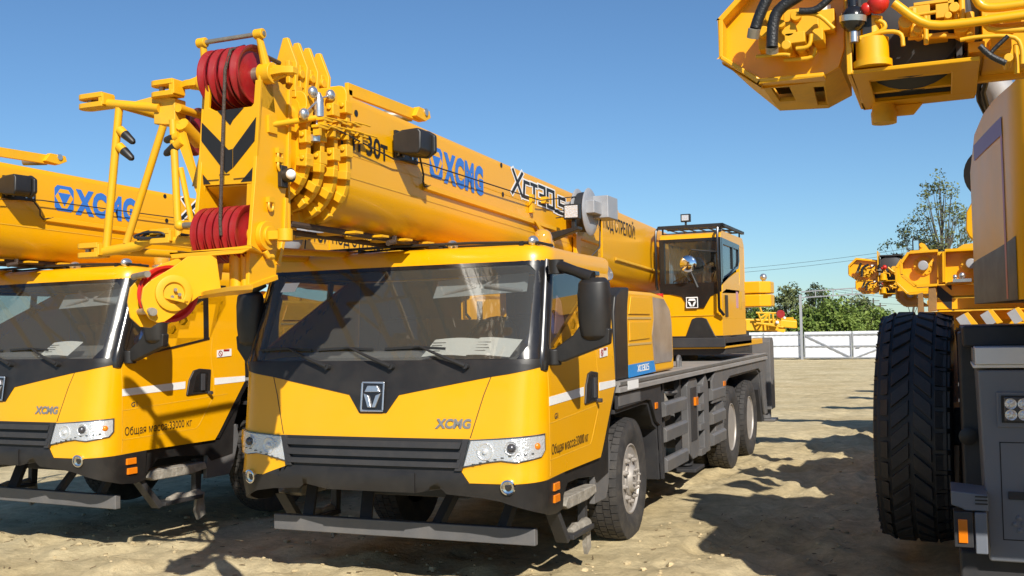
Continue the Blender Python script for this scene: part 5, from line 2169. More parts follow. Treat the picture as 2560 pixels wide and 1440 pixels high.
# clods and bark chips near the camera
rc = random.Random(5)
mb = MB()
for i in range(900):
    x = rc.uniform(-5.5, 3.2)
    y = rc.uniform(-1.2, 3.5) if rc.random() < .75 else rc.uniform(3, 9)
    if -1.3 < x < 1.3 and 2 < y < 11:
        continue
    s = rc.uniform(.006, .018) if rc.random() < .93 else rc.uniform(.02, .042)
    z = sand_h(x, y)
    o = Vector((x, y, z+s*.2))
    q = MB().ball((0, 0, 0), 1, 7)
    ph = Vector((i*3.1, i*1.7, 0))
    vs = [o+Vector((v[0], v[1]*rc.uniform(.95, 1.05), v[2]*.55))*s*(1+.55*noise.noise(Vector(v)*1.4+ph)) for v in q.v]
    mb.add(vs, q.f)
M['clod'] = mat('sand_clod', (.50, .40, .235), .95, var=.3, vscale=6, spec=.1)
o = mb.build('sand_clods', 'clod')
tag(o, 'small crumbs of dry sand lying on the yard in front of the cranes', 'sand clods', kind='stuff')
mb = MB()
for i in range(500):
    x = rc.uniform(-5.5, 3.0)
    y = rc.uniform(-1.5, 4.5)
    if -1.3 < x < 1.3 and 2 < y < 11:
        continue
    a = rc.uniform(0, PI)
    L = rc.uniform(.02, .07)
    o = Vector((x, y, sand_h(x, y)+.008))
    mb.obox(o, (L, rc.uniform(.004, .012), .004), (rc.uniform(-.2, .2), rc.uniform(-.2, .2), a))
M['chip'] = mat('bark_chip', (.17, .115, .055), .9, var=.3, vscale=9)
o = mb.build('bark_chips', 'chip')
tag(o, 'dark bark and straw bits scattered over the sand', 'bark chips', kind='stuff')

# ================================================================== loose things in the cabs
for cr_, lab, lab2 in ((crane, 'white sheet of paper on the dashboard of the foreground crane, left of the two', 'white sheet of paper on the dashboard of the foreground crane, right of the two'),
                       (crane2, 'white sheet of paper behind the windscreen of the left crane', None)):
    mw = Matrix.Translation(cr_.location) @ Matrix.Rotation(cr_.rotation_euler.z, 4, 'Z')
    for i, (x0, x1, l_) in enumerate(((.30, .64, lab), (.66, .98, lab2))):
        if not l_:
            continue
        mb = MB()
        vs = []
        k = 8
        for j in range(k+1):
            t = j/k
            for s_, zz in ((0, 0), (1, .10)):
                x = x0+(x1-x0)*t + (.05 if s_ else 0)
                vs.append(mw @ Vector((x, .115+s_*.13+.03*t, 1.704+zz*1.2+.012*math.sin(t*3+i))))
        mb.add(vs, [(2*j, 2*j+1, 2*j+3, 2*j+2) for j in range(k)])
        o = mb.build('paper_sheet', 'paper')
        tag(o, l_, 'paper', 'papers on the dashboards')
        # printed lines
        mb = MB()
        for q in range(4):
            zz = .03+.016*q
            a = mw @ Vector((x0+.05, .117+zz*1.3-.006, 1.708+zz*1.2))
            b = mw @ Vector((x0+.13+.02*(q % 2), .121+zz*1.3-.006, 1.709+zz*1.2))
            mb.beam(a, b, .003, .005)
        mb.build('print', 'gray', o)
    mb = MB()
    c = mw @ Vector((.98, .85, 1.80))
    prv = []
    mb.ball(c, .22, 14, sc=(.6, .9, .9))
    v2 = [Vector(v)+Vector((noise.noise(Vector(v)*7), noise.noise(Vector(v)*7+Vector((5, 0, 0))), noise.noise(Vector(v)*7+Vector((0, 9, 0)))))*.07 for v in mb.v]
    mb.v = [tuple(v) for v in v2]
    o = mb.build('plastic_bag', 'blue_plastic', ang=30)
    tag(o, 'crumpled blue plastic bag behind the door window of the %s crane' % ('foreground' if cr_ is crane else 'left'), 'plastic bag', 'blue bags in the cabs')
    if cr_ is crane:
        mb = MB()
        mb.poly([mw @ Vector(q) for q in ((1.08, .78, 1.85), (1.08, 1.02, 1.85), (1.06, .98, 2.10), (1.06, .90, 2.14))], (1, 0, 0), .01)
        o = mb.build('folded_card', 'pink')
        tag(o, 'pale pink card standing above the blue bag inside the door window', 'card')
# ================================================================== row of heavy cranes on the right
GRH = 'heavy cranes in the row on the right'
FY, BY = -3.5, -2.98


def uf(u, v, y=FY):
    return un(u, v, 'y', y)


heavy = thing('heavy_crane', 'yellow heavy crane whose hose covered winch frame juts in at the top right corner', 'crane', group=GRH)
mb = MB()
# octagonal end plate with raised rim (seen from below)
octo = [(1797, 48), (1797, 145), (1897, 206), (2060, 190), (2098, 168), (2112, 120), (2112, -42), (1878, -42)]
zot = uf(1950, -42).z
P = [uf(u, v, FY+.09) for u, v in octo]
mb.poly(P, (0, 1, 0), .02)
for a, b in zip(octo, octo[1:] + octo[:1]):
    if min(a[0], b[0]) > 2000:
        continue
    A, B = uf(*a, FY+.03), uf(*b, FY+.03)
    mb.poly([A, B, B+Vector((0, .07, 0)), A+Vector((0, .07, 0))], (B-A).cross(Vector((0, 1, 0))), .012)
wf = mb.build('winch_frame', 'yellow_gloss', heavy, bevel=.004)
mb = MB()
# underside box behind the plate
near = [(1868, 205), (1897, 206), (2060, 190), (2098, 168)]
A0, A1, A2 = uf(1897, 206, FY+.1), uf(2060, 190, FY+.1), uf(2100, 165, FY+.1)
F0, F1, F2, F3 = uf(1866, 222, BY), uf(1942, 290, BY), uf(2085, 270, BY), uf(2135, 243, BY)
F0 = Vector((A0.x-.10, BY, A0.z+.06))
F1 = Vector((A0.x+.0, BY, A0.z-.005))
F2 = Vector((A1.x-.03, BY, A1.z-.01))
F3 = Vector((A2.x, BY, A2.z+.0))
top = .5
L0 = uf(1797, 145, FY+.1)
sec_n = [L0, A0, A1, A2]
sec_f = [Vector((L0.x+.02, BY, L0.z)), F1, F2, F3]
# shell with openings in the floor: split the floor into strips round two holes
flo = MB()


def quad(p, q, r, s_, t=.012):
    flo.poly([p, q, r, s_], (q-p).cross(s_-p), t)


quad(sec_n[0], sec_n[1], sec_f[1], sec_f[0])
W_ = A1 - A0
for (a, b, c0, c1) in ((0, .12, 0, 1), (.42, .80, 0, 1), (.12, .42, 0, .22), (.12, .42, .68, 1)):
    def fl(t, c):
        return (A0.lerp(A1, t)).lerp(F1.lerp(F2, t), c)
    quad(fl(a, c0), fl(b, c0), fl(b, c1), fl(a, c1))
for (a, b, c0, c1) in ((.80, 1, 0, .3), (.80, 1, .9, 1)):
    quad(fl(a, c0), fl(b, c0), fl(b, c1), fl(a, c1))
quad(A1, A2, F3, F2)
flo.poly([Vector((p.x, BY, p.z)) for p in sec_f] + [Vector((F3.x, BY, zot)), Vector((L0.x+.1, BY, zot)), Vector((L0.x+.02, BY, zot-.1))], (0, 1, 0), .01)
flo.build('frame_floor', 'yellow_dirty', heavy)
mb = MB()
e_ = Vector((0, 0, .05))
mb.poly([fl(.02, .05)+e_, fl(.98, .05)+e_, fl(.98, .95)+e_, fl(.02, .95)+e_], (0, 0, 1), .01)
mb.build('hole_shade', 'black', heavy)  # black sheet added above the floor holes to stand in for shade inside
mb = MB()
# second bay to the right
N0, N1, N2 = uf(2118, 168, FY+.1), uf(2440, 130, FY+.1), uf(2600, 110, FY+.1)
n0 = Vector((N0.x+.0, FY+.02, N0.z))
z0 = uf(2170, 170, FY+.05).z
xa, xb, xc = N0.x+.02, uf(2385, 150, FY+.3).x, uf(2440, 150, FY+.3).x
x_l = uf(2128, 170, FY).x
# floor of the bay with the drum opening
yb0, yb1, yc0, yc1 = FY+.0, FY+.06, BY-.08, BY
hx0, hx1 = uf(2175, 200, FY+.15).x, uf(2378, 180, FY+.15).x
zf = uf(2200, 178, FY).z
zr = uf(2420, 150, FY).z
mb.box(x_l, xc, FY-.0, FY+.10, zf, zf+.012)
mb.box(x_l, xc, BY-.10, BY, zf, zf+.012)
mb.box(x_l, hx0, FY+.10, BY-.10, zf, zf+.012)
mb.box(hx1, xc, FY+.10, BY-.10, zf, zf+.012)
mb.box(x_l, xc+.6, FY+.34, FY+.36, zf+.012, zf+.30)
mb.box(x_l-.012, x_l, FY+.0, BY, zf-.0, zf+.40)
mb.box(x_l+.02, xc-.06, FY+.16, FY+.18, zf+.012, zf+.09)
mb.box(xc+.012, xc+2.6, FY+.12, BY-.12, zf+.03, zf+.30)
mb.prism([(x_l+.02, zf), (x_l+.05, zf-.035), (xc-.18, zf-.035), (xc-.15, zf)], 'y', BY-.02, BY-.005)
mb.build('winch_bay', 'yellow', heavy, bevel=.003)
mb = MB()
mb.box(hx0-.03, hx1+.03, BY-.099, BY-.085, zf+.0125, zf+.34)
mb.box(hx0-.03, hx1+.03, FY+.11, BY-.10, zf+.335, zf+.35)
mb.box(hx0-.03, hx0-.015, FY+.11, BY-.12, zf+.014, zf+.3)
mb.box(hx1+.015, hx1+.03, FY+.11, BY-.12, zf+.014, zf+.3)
mb.build('bay_shade_box', 'gray_dark', heavy)  # dark box added over the drum opening, its colour stands in for shade
mb = MB()
mb.lathe([(.16, -.12), (.16, .12)], ((hx0+hx1)/2, FY+.26, zf+.175), (0, 1, 0), 32)
for k in range(8):
    y = FY+.15+k*.028
    mb.lathe([(.15, -.012), (.168, 0), (.15, .012)], ((hx0+hx1)/2, y, zf+.175), (0, 1, 0), 32)
mb.build('winch_drum', 'gray_dark', heavy)
mb = MB()
cx_ = uf(2210, 280, BY-.05).x
mb.lathe([(.038, -.045), (.040, -.01), (.036, 0), (.034, .02)], (uf(2210, 280, BY-.03).x, BY-.04, zf-.015), (0, 0, 1), 20)
mb.build('drain_cap', 'yellow_dirty', heavy)
# hydraulic valve bodies on the plate
rv = random.Random(3)
mb = MB()
for (u, v, w_, h_, d_) in ((1950, 90, 60, 70, .10), (1990, 100, 50, 34, .12), (2010, 60, 70, 60, .08), (2045, 88, 26, 34, .10), (1925, 60, 45, 40, .08), (1985, 30, 60, 40, .06), (1905, 95, 26, 50, .06), (2060, 40, 44, 60, .05)):
    a = uf(u-w_/2, v+h_/2)
    b = uf(u+w_/2, v-h_/2)
    mb.box(a.x, b.x, FY+.09-d_, FY+.09, a.z, b.z)
for (u, v, r_, L_) in ((1975, 80, .022, .12), (1910, 80, .016, .1), (1930, 45, .018, .11), (1958, 70, .012, .14), (1990, 40, .016, .1), (1970, 120, .014, .13), (2000, 118, .012, .1), (1940, 110, .016, .09)):
    p = uf(u, v)
    mb.cyl((p.x, FY+.09-L_, p.z), (p.x, FY+.09, p.z), r_, n=12)
mb.build('valve_block', 'yellow_matt', heavy, bevel=.003)


def fpipe(pts, r, y, name, m, bend=3):
    P_ = [uf(u, v, y) for u, v in pts]
    q = [P_[0]]
    for i in range(1, len(P_)-1):
        a, b, c = P_[i-1], P_[i], P_[i+1]
        d1 = min(.05, (a-b).length*.45)
        d2 = min(.05, (c-b).length*.45)
        s_ = b+(a-b).normalized()*d1
        e_ = b+(c-b).normalized()*d2
        for j in range(bend+1):
            t = j/bend
            q.append((s_*(1-t)**2 + b*2*t*(1-t) + e_*t*t))
    q.append(P_[-1])
    m_ = MB()
    m_.tube(q, r, 10)
    return m_.build(name, m, heavy)


fpipe([(2235, 8), (2312, 66), (2400, 60), (2600, 32)], .0125, FY-.02, 'hydraulic_pipe', 'yellow')
fpipe([(2435, -20), (2450, 18), (2490, 20), (2600, 4)], .0125, FY-.02, 'hydraulic_pipe', 'yellow')
fpipe([(2150, 95), (2210, 78), (2255, 80), (2258, 115)], .006, FY-.01, 'hydraulic_pipe', 'yellow_matt')
fpipe([(2190, 50), (2212, 56), (2214, 75), (2150, 98)], .006, FY-.01, 'hydraulic_pipe', 'yellow_matt')
fpipe([(2250, 50), (2262, 42), (2340, 30)], .0055, FY+.03, 'hydraulic_pipe', 'yellow_matt')
fpipe([(2460, 50), (2470, 78), (2600, 72)], .008, FY, 'hydraulic_pipe', 'yellow_matt')
fpipe([(2462, 40), (2480, 70), (2600, 55)], .007, FY+.02, 'hydraulic_pipe', 'yellow_matt')
fpipe([(2400, 100), (2440, 92), (2540, 88), (2556, 120), (2556, 160)], .006, FY, 'hydraulic_pipe', 'yellow_matt')
fpipe([(1990, 122), (2025, 118), (2028, 85)], .006, FY-.04, 'hydraulic_pipe', 'yellow_matt')
fpipe([(1890, 142), (1960, 135), (1975, 138)], .005, FY-.03, 'hydraulic_pipe', 'yellow_matt')
fpipe([(1990, 35), (2045, 33), (2085, 72)], .006, FY-.05, 'hydraulic_pipe', 'yellow_matt')
fpipe([(1960, 150), (2035, 146), (2038, 120)], .006, FY+.02, 'hydraulic_pipe', 'yellow_matt')
fpipe([(2270, 95), (2340, 90), (2400, 90)], .007, FY+.06, 'hydraulic_pipe', 'yellow_matt')
fpipe([(1925, -20), (1898, 40), (1888, 72)], .016, FY-.06, 'hose', 'hose')
fpipe([(2010, -18), (1945, 22), (1932, 60), (1930, 118)], .0165, FY-.08, 'hose', 'hose')
fpipe([(2080, -10), (2040, 28), (1998, 28)], .010, FY-.06, 'hose', 'hose')
fpipe([(2450, 115), (2475, 140), (2515, 158)], .008, FY-.02, 'hose', 'hose')
fpipe([(2520, 90), (2490, 118), (2475, 135)], .006, FY-.02, 'hose', 'hose')
for (a, b) in (((1886, 72), (1882, 95)), ((1930, 116), (1930, 132))):
    m_ = MB()
    m_.cyl(uf(*a, FY-.07), uf(*b, FY-.06), .0175, n=12)
    m_.build('hose_ferrule', 'steel', heavy)
m_ = MB()
p = uf(2133, 48, FY-.02)
m_.ball(p, .036, 18, sc=(1, 1, 1.05))
m_.cyl(p+Vector((0, 0, .02)), p+Vector((0, 0, .07)), .016, n=12)
acc = m_.build('accumulator', 'black_gloss', heavy)
m_ = MB()
m_.cyl(p-Vector((0, 0, .03)), p-Vector((0, 0, .065)), .012, n=10)
m_.lathe([(.0365, -.008), (.0375, .008)], p, (0.1, -.1, 1), 18)
m_.build('metal_band', 'silver', acc)
m_ = MB()
p = uf(2168, 55, FY)
m_.box(p.x-.012, p.x+.012, FY-.01, FY+.03, p.z-.05, p.z+.04)
m_.build('sensor_plug', 'black', heavy)
m_ = MB()
p = uf(2195, 8, FY-.03)
m_.ball(p, .03, 12)
m_.ball(p+Vector((-.03, 0, -.012)), .018, 10)
m_.build('red_plug', 'red_bright', heavy)
m_ = MB()
a, b = uf(2037, 28), uf(2070, -6)
m_.box(a.x, b.x, FY+.07, FY+.075, a.z, b.z)
m_.build('data_plate', 'white', heavy)
# gear motor in front of the second bay
m_ = MB()
p = uf(2180, 130, FY)
m_.lathe([(.052, -.04), (.052, -.022), (.044, -.02), (.044, .04), (.03, .045), (.03, .10)], (p.x, FY+.02, p.z), (0, 0, 1), 26)
m_.build('winch_motor', 'yellow', heavy)
m_ = MB()
for (u, v, w_, h_) in ((2300, 50, 50, 50), (2360, 40, 40, 40), (2385, 30, 30, 60), (2410, 80, 40, 24), (2340, 100, 60, 16), (2330, 20, 90, 20), (2440, 130, 40, 30), (2500, 120, 50, 40), (2530, 60, 40, 20), (2395, 8, 24, 50)):
    a = uf(u-w_/2, v+h_/2, FY+.12)
    b = uf(u+w_/2, v-h_/2, FY+.12)
    m_.box(a.x, b.x, FY+.06, FY+.30, a.z, b.z)
for (u, v, r_) in ((2385, 25, .014), (2370, 45, .01), (2405, 70, .02), (2520, 150, .012), (2265, 60, .02), (2295, 78, .012)):
    p = uf(u, v, FY+.03)
    m_.cyl((p.x, FY+.0, p.z), (p.x, FY+.1, p.z), r_, n=10)
    m_.cyl((p.x+.02, FY+.03, p.z-.04), (p.x+.02, FY+.03, p.z+.04), r_*.6, n=8)
m_.build('pipe_manifold', 'yellow_matt', heavy, bevel=.002)
# body of the crane beyond the frame edge
m_ = MB()
m_.box(4.45, 6.6, -4.0, -2.7, 1.55, 2.72)
m_.build('upper_body', 'yellow', heavy, bevel=.03)
m_ = MB()
m_.box(4.3, 7.2, -4.3, -2.4, .55, 1.5)
m_.build('carrier', 'gray_blue', heavy, bevel=.03)


# tyre with chevron lugs
def big_tyre(r, w):
    mb = MB()
    h = w/2
    mb.lathe([(r*.52, -h*.75), (r*.6, -h*.95), (r*.78, -h*1.02), (r*.92, -h*.96), (r*.965, -h*.86), (r*.975, 0), (r*.965, h*.86), (r*.92, h*.96), (r*.78, h*1.02), (r*.6, h*.95), (r*.52, h*.75), (r*.4, h*.5), (.05, h*.4)],
             (0, 0, 0), (1, 0, 0), 64)
    n = 36
    for i in range(n):
        for (x0, x1, sk, ph) in ((-.95, -.60, 0, 0), (-.52, -.07, -.55, .35), (.05, .50, .55, .85), (.58, .95, 0, .5)):
            w_ = .78 if abs(sk) < .1 else .70
            vs = []
            for rad in (r*.955, r*1.0):
                for e in (0, 1):
                    for x in (x0, x1):
                        t = (x-x0)/(x1-x0)
                        a = 2*PI*(i + ph + e*w_ + sk*(t-.5)*(1 if True else 0)*1.25)/n
                        rr = rad - (.06*r if abs(x) > .9 and rad > r*.99 else 0)
                        vs.append((x*h*(.985 if rad > r*.99 else 1), rr*math.cos(a), rr*math.sin(a)))
            mb.add(vs, [(0, 1, 3, 2), (4, 6, 7, 5), (0, 4, 5, 1), (2, 3, 7, 6), (0, 2, 6, 4), (1, 5, 7, 3)])
    return mb


btm = big_tyre(.93, .56).build('tyre', 'tyre_big', heavy, ang=35, bevel=.012)
btm.location = (4.5, -3.4, .92)
bt2 = btm.copy()
COL.objects.link(bt2)
bt2.location = (6.6, -3.4, .92)

# ---- copies of this crane further along the row
heavy_more = []
for (dx, dy, dz, lab) in ((-.55, 11.2, -.19, 'far yellow heavy crane, its winch frame the upper of two jutting out above the fence'),
                          (-.74, 14.9, -.27, 'far yellow heavy crane, its winch frame the lower of two jutting out above the fence'),
                          (.15, 18.8, -.3, None), (.3, 22.6, -.4, None), (.2, 26.5, -.45, None), (.4, 30.5, -.5, None), (.4, 34.5, -.55, None)):
    c_ = copy_tree(heavy)
    c_.location = (dx, dy, dz)
    c_['label'] = lab or 'yellow heavy crane far back in the right row, nearly hidden behind the nearer cranes'

# ---- the near crane with the hood, gray carrier and the big tyre
near = thing('heavy_crane', 'yellow heavy crane at the right edge with big chevron tyre and purple striped hood', 'crane', group=GRH)
prof = []
hs = [(2432, 7.5), (2446, 7.25), (2470, 6.85), (2495, 6.5), (2515, 6.25), (2530, 6.08), (2541, 5.98)]
topv = [430, 335, 283, 250, 232, 219, 210]
pts_t = []
pts_b = []
for (u, d_), tv in zip(hs, topv):
    a = und(u, 600, d_)
    pts_t.append(Vector((a.x, a.y, und(u, tv, d_).z)))
    pts_b.append(Vector((a.x, a.y, 2.0)))
mb = MB()
rows = []
for t, b in zip(pts_t, pts_b):
    mid = [b.lerp(t, k/6) for k in range(7)]
    up_ = [t+Vector((.05, 0, .02)), t+Vector((.14, -.0, .035)), Vector((5.2, t.y, t.z+.05))]
    rows.append(mid+up_)
# near corner rounds to the front face
lastb, lastt = pts_b[-1], pts_t[-1]
for dx, dy in ((.03, -.07), (.075, -.12), (.14, -.155), (.3, -.18), (1.4, -.2)):
    b = lastb+Vector((dx, dy, 0)); t = lastt+Vector((dx, dy, .02))
    rows.append([b.lerp(t, k/6) for k in range(7)] + [t+Vector((.05, 0.05, .02)), t+Vector((.14, .1, .03)), Vector((5.6, t.y+.15, t.z+.04))])
n_ = len(rows[0])
vs = [p for r_ in rows for p in r_]
fs = [(i*n_+j, i*n_+j+1, (i+1)*n_+j+1, (i+1)*n_+j) for i in range(len(rows)-1) for j in range(n_-1)]
mb.add(vs, fs)
hood = mb.build('hood', 'yellow_hood', near, ang=60)
mb = MB()
mb.box(4.55, 6.7, -1.2, 1.66, 2.02, 3.26)
mb.build('upper_body', 'yellow', near, bevel=.03)
# skirt band, stripe, underside
mb = MB()
vs = []
for (t, b) in zip(pts_t, pts_b):
    nrm = Vector((-1, -.2, 0)).normalized()
    e = nrm*.004
    k = pts_t.index(t)
    hz = .30 + .012*k
    vs += [b+e, b+e+Vector((0, 0, hz))]
mb.add(vs, [(2*i, 2*i+2, 2*i+3, 2*i+1) for i in range(len(pts_t)-1)])
mb.build('hood_skirt', 'black', hood)
mb = MB()
vs = []
def onhood(k, z, off=.004):
    i = min(int(k), len(pts_b)-2)
    p = pts_b[i].lerp(pts_b[i+1], k-i)
    return Vector((p.x, p.y, z)) + Vector((-1, -.2, 0)).normalized()*off


A = [onhood(1+i*.5, 3.15, .005) for i in range(7)] 
B = [onhood(1+i*.5, 3.04, .005) for i in range(7)]
A = [onhood(.9+i*.406, 3.12, .005) for i in range(9)]
B = [onhood(.9+i*.406, 3.01, .005) for i in range(9)]
n_ = len(A)
mb.add(A+B, [(i, i+1, n_+i+1, n_+i) for i in range(n_-1)])
mb.build('purple_stripe', 'purple', hood)
mb = MB()
A = [onhood(3.9, 3.01-.1*i, .005) for i in range(11)]
B = [onhood(4.15, 3.01-.1*i, .005) for i in range(11)]
n_ = len(A)
mb.add(A+B, [(i, i+1, n_+i+1, n_+i) for i in range(n_-1)])
mb.build('red_stripe', 'redstripe', hood)
mb = MB()
q = pts_b + [Vector((5.6, pts_b[-1].y, 2.0)), Vector((5.6, 1.7, 2.0))]
mb.poly(q, (0, 0, 1), .01)
mb.build('hood_floor', 'black', hood)
# round cover behind the hood corner
mb = MB()
mb.cyl(und(2472, 432, 7.9), und(2520, 432, 8.1), .20, n=28)
mb.build('intake_drum', 'black', near)
mb = MB()
p = und(2515, 215, 6.9)
mb.tube([und(2462, 180, 6.6), und(2445, 215, 6.7), und(2450, 250, 6.8), und(2468, 290, 6.9), und(2490, 270, 6.8)], .022, 8)
mb.tube([und(2470, 190, 6.6), und(2458, 230, 6.7), und(2470, 275, 6.8)], .018, 8)
mb.build('hose', 'hose', near)
mb = MB()
mb.tube([und(2478, 200, 6.9), und(2500, 230, 6.9), und(2520, 300, 6.9)], .10, 14)
mb.build('exhaust_pipe', 'galv', near)

# tyre
bt = btm.copy()
COL.objects.link(bt)
bt.parent = near
bt.rotation_euler = (.05, R(1.2), R(-2.0))
c_ = un(2297, 1068, 'y', 2.6)
bt.location = (c_.x, 2.6, 1.03)
bt.scale = (1.0, 1, 1)
bt3 = btm.copy()
COL.objects.link(bt3)
bt3.parent = near
bt3.location = (6.4, 2.6, 1.03)
bt3.rotation_euler = (0.3, 0, 0)
# gray carrier front
CYF = .60


def uc(u, v, y=CYF):
    return un(u, v, 'y', y)


mb = MB()
zb, zt = uc(2500, 1405).z, uc(2500, 925).z
xl = uc(2443, 930).x
mb.prism([(uc(2474, 1405).x, zb), (xl, zt), (xl+2.4, zt), (xl+2.4, zb)], 'y', CYF, CYF+2.0)
cr = mb.build('carrier', 'gray_blue', near, bevel=.015)
mb = MB()
z1 = uc(2500, 868).z
mb.box(xl-.01, xl+2.4, CYF-.02, CYF+.5, zt+.035, z1)
mb.box(xl-.025, xl+2.4, CYF-.0, CYF+.6, zt+.012, zt+.034)
st_ = mb.build('top_step', 'bright', near, bevel=.006)
mb = MB()
for k in range(7):
    z = zt+.045+k*(z1-zt-.05)/7
    mb.box(xl-.02, xl-.010, CYF+.0, CYF+.48, z, z+.010)
mb.build('step_tread', 'alu', st_)
mb = MB()
a, b = uc(2506, 1048), uc(2566, 992)
mb.box(a.x-.03, a.x+.34, CYF-.012, CYF, a.z-.05, b.z+.03)
lr = mb.build('lamp_recess', 'gray_blue', cr, bevel=.008)
mb = MB()
mb.box(a.x-.005, a.x+.28, CYF-.022, CYF-.012, a.z-.02, b.z+.008)
mb.build('lamp_bezel', 'black', lr)
mb = MB()
mb.box(a.x+.01, a.x+.16, CYF-.035, CYF-.022, a.z-.01, b.z-.0)
lm = mb.build('headlamp', 'lampdark', lr, bevel=.01)
lampz = (a.z+b.z)/2
for i in (0, 1):
    for j in (-1, 1):
        pass
mb = MB()
for i in (0, 1):
    for j in (-1, 1):
        mb.lathe([(.034, 0), (.034, .008), (.026, .004), (.01, .010)], (a.x+.048+i*.072, CYF-.036, lampz-.005+j*.034), (0, -1, 0), 18)
mb.build('headlamp_bulbs', 'lamp', lr)
# locker door, handle, rivets
mb = MB()
d0, d1 = uc(2508, 1350), uc(2515, 1105)
for q in ((d0.x, d0.x+.006, d0.z, d1.z), (d0.x, d0.x+.5, d0.z, d0.z+.006), (d0.x, d0.x+.5, d1.z-.006, d1.z)):
    mb.box(q[0], q[1], CYF-.002, CYF, q[2], q[3])
mb.build('locker_joint', 'black_mat', cr)
mb = MB()
h0, h1 = uc(2521, 1248), uc(2562, 1230)
mb.box(h0.x, h0.x+.15, CYF-.012, CYF, h0.z, h1.z)
lh = mb.build('locker_handle', 'gray_dark', cr, bevel=.003)
mb = MB()
mb.box(h0.x+.095, h0.x+.14, CYF-.013, CYF-.001, h0.z-.04, h1.z+.05)
mb.build('locker_label', 'white', cr)
for (u, v) in ((2548, 1295), (2538, 1311), (2560, 1311), (2550, 1327)):
    p = uc(u, v)
    mb = MB()
    mb.lathe([(.016, 0), (.015, .006), (.0, .012)], p, (0, -1, 0), 12)
    mb.build('stud', 'gray_blue', cr)
# dark suspension and outrigger parts between tyre and carrier
mb = MB()
a = un(2395, 830, 'y', 1.3); b = un(2440, 1250, 'y', 1.3)
mb.box(a.x, b.x+.5, 1.3, 2.0, b.z, a.z)
mb.box(a.x+.02, b.x+1.5, .95, 2.6, un(2400, 868, 'y', 1.0).z, un(2400, 815, 'y', 1.0).z)
mb.box(a.x-.3, 6, 2.3, 2.9, .9, 1.2)
mb.build('suspension_frame', 'gray_dark', near, bevel=.02)
mb = MB()
p = un(2420, 1090, 'y', 1.28)
mb.lathe([(.05, 0), (.06, .03), (.03, .04)], p, (0, -1, 0), 20)
mb.build('frame_boss', 'black', near)
# small step bracket with orange marker
mb = MB()
a, b = un(2378, 1262, 'y', .42), un(2470, 1238, 'y', .42)
mb.prism([(a.x, a.z), (a.x, b.z+.02), (b.x, b.z), (b.x, b.z-.10), (b.x-.13, b.z-.10), (b.x-.15, a.z-.02)], 'y', .42, .8)
q = un(2462, 1385, 'y', .42)
r_ = un(2436, 1280, 'y', .42)
mb.box(r_.x, q.x+.02, .40, .60, q.z, r_.z)
bs = mb.build('side_bracket', 'gray_blue', near, bevel=.008)
mb = MB()
a, b = un(2390, 1362, 'y', .42), un(2428, 1284, 'y', .42)
mb.box(a.x-.008, b.x+.008, .40, .55, a.z-.01, b.z+.012)
ml = mb.build('marker_housing', 'gray_dark', bs, bevel=.006)
mb = MB()
a, b = un(2397, 1355, 'y', .42), un(2418, 1297, 'y', .42)
mb.box(a.x, b.x, .39, .41, a.z, b.z)
mb.build('marker_lens', 'orange', bs, bevel=.004)
mb = MB()
for k in range(3):
    z = un(2450, 1262-9*k, 'y', .41).z
    x = un(2438, 1262, 'y', .41).x
    mb.box(x, x+.07, .412, .42, z, z+.008)
mb.build('slot', 'black', bs)
mb = MB()
mb.box(un(2400, 1400, 'y', .7).x, 5.5, .7, 2.2, .12, .42)
mb.build('outrigger_beam', 'gray_dark', near, bevel=.02)

# ---- second heavy crane: winch plates with gray shafts, slabs, feet
plates = thing('heavy_crane', 'yellow heavy crane behind the big tyre with gray round shafts on its winch plates', 'crane', group=GRH)


def up2(u, v, y):
    return un(u, v, 'y', y)


def plate(poly, y, shafts, k):
    mb = MB()
    mb.poly([up2(u, v, y+.15) for u, v in poly], (0, 1, 0), .04)
    for a, b in zip(poly, poly[1:]):
        A, B = up2(*a, y), up2(*b, y)
        mb.poly([A, B, B+Vector((0, .17, 0)), A+Vector((0, .17, 0))], (B-A).cross(Vector((0, 1, 0))), .025)
    A, B = up2(*poly[-1], y), up2(*poly[0], y)
    w = mb.build('winch_plate', 'yellow_gloss', plates, bevel=.005)
    for u, v, rr in shafts:
        c = up2(u, v, y+.15)
        s_ = rr/12.0
        mb = MB()
        mb.lathe([(.048*s_, .0), (.048*s_, .10), (.044*s_, .11), (0, .112)], c, (0, -1, 0), 26)
        mb.build('shaft_end', 'galv', w, bevel=.004)
        mb = MB()
        mb.lathe([(.092*s_, 0), (.092*s_, .018), (.085*s_, .02), (.05*s_, .02)], c, (0, -1, 0), 32)
        for i in range(10):
            a = 2*PI*i/10
            q = c+Vector((.076*s_*math.cos(a), -.018, .076*s_*math.sin(a)))
            mb.cyl(q, q-Vector((0, .012, 0)), .009*s_, n=6)
        mb.build('bearing_ring', 'yellow_matt', w)
    return w


L1 = [(2343, 709), (2290, 713), (2257, 686), (2256, 657), (2274, 633), (2345, 630)]
plate(L1, 4.0, [(2308, 665, 12)], 0)
L1b = [(2470, 700), (2363, 706), (2362, 629), (2470, 624)]
plate(L1b, 4.0, [(2427, 660, 12)], 0)
plate([(2330, 728), (2271, 732), (2244, 706), (2243, 670), (2256, 650)], 5.6, [], 0)
plate([(2320, 762), (2264, 763), (2244, 747), (2243, 724), (2250, 715)], 8.4, [(2276, 737, 11)], 0)
mb = MB()
for a, b in (((2350, 630), (2362, 706)),):
    A, B = up2(2346, 709, 4.05), up2(2362, 628, 4.05)
    mb.box(A.x, B.x, 4.1, 4.3, A.z, B.z)
for u, v in ((2353, 637), (2353, 702)):
    p = up2(u, v, 4.05)
    mb.cyl(p, p+Vector((0, .1, 0)), .022, n=12)
mb.build('plate_link', 'yellow_matt', plates, bevel=.004)
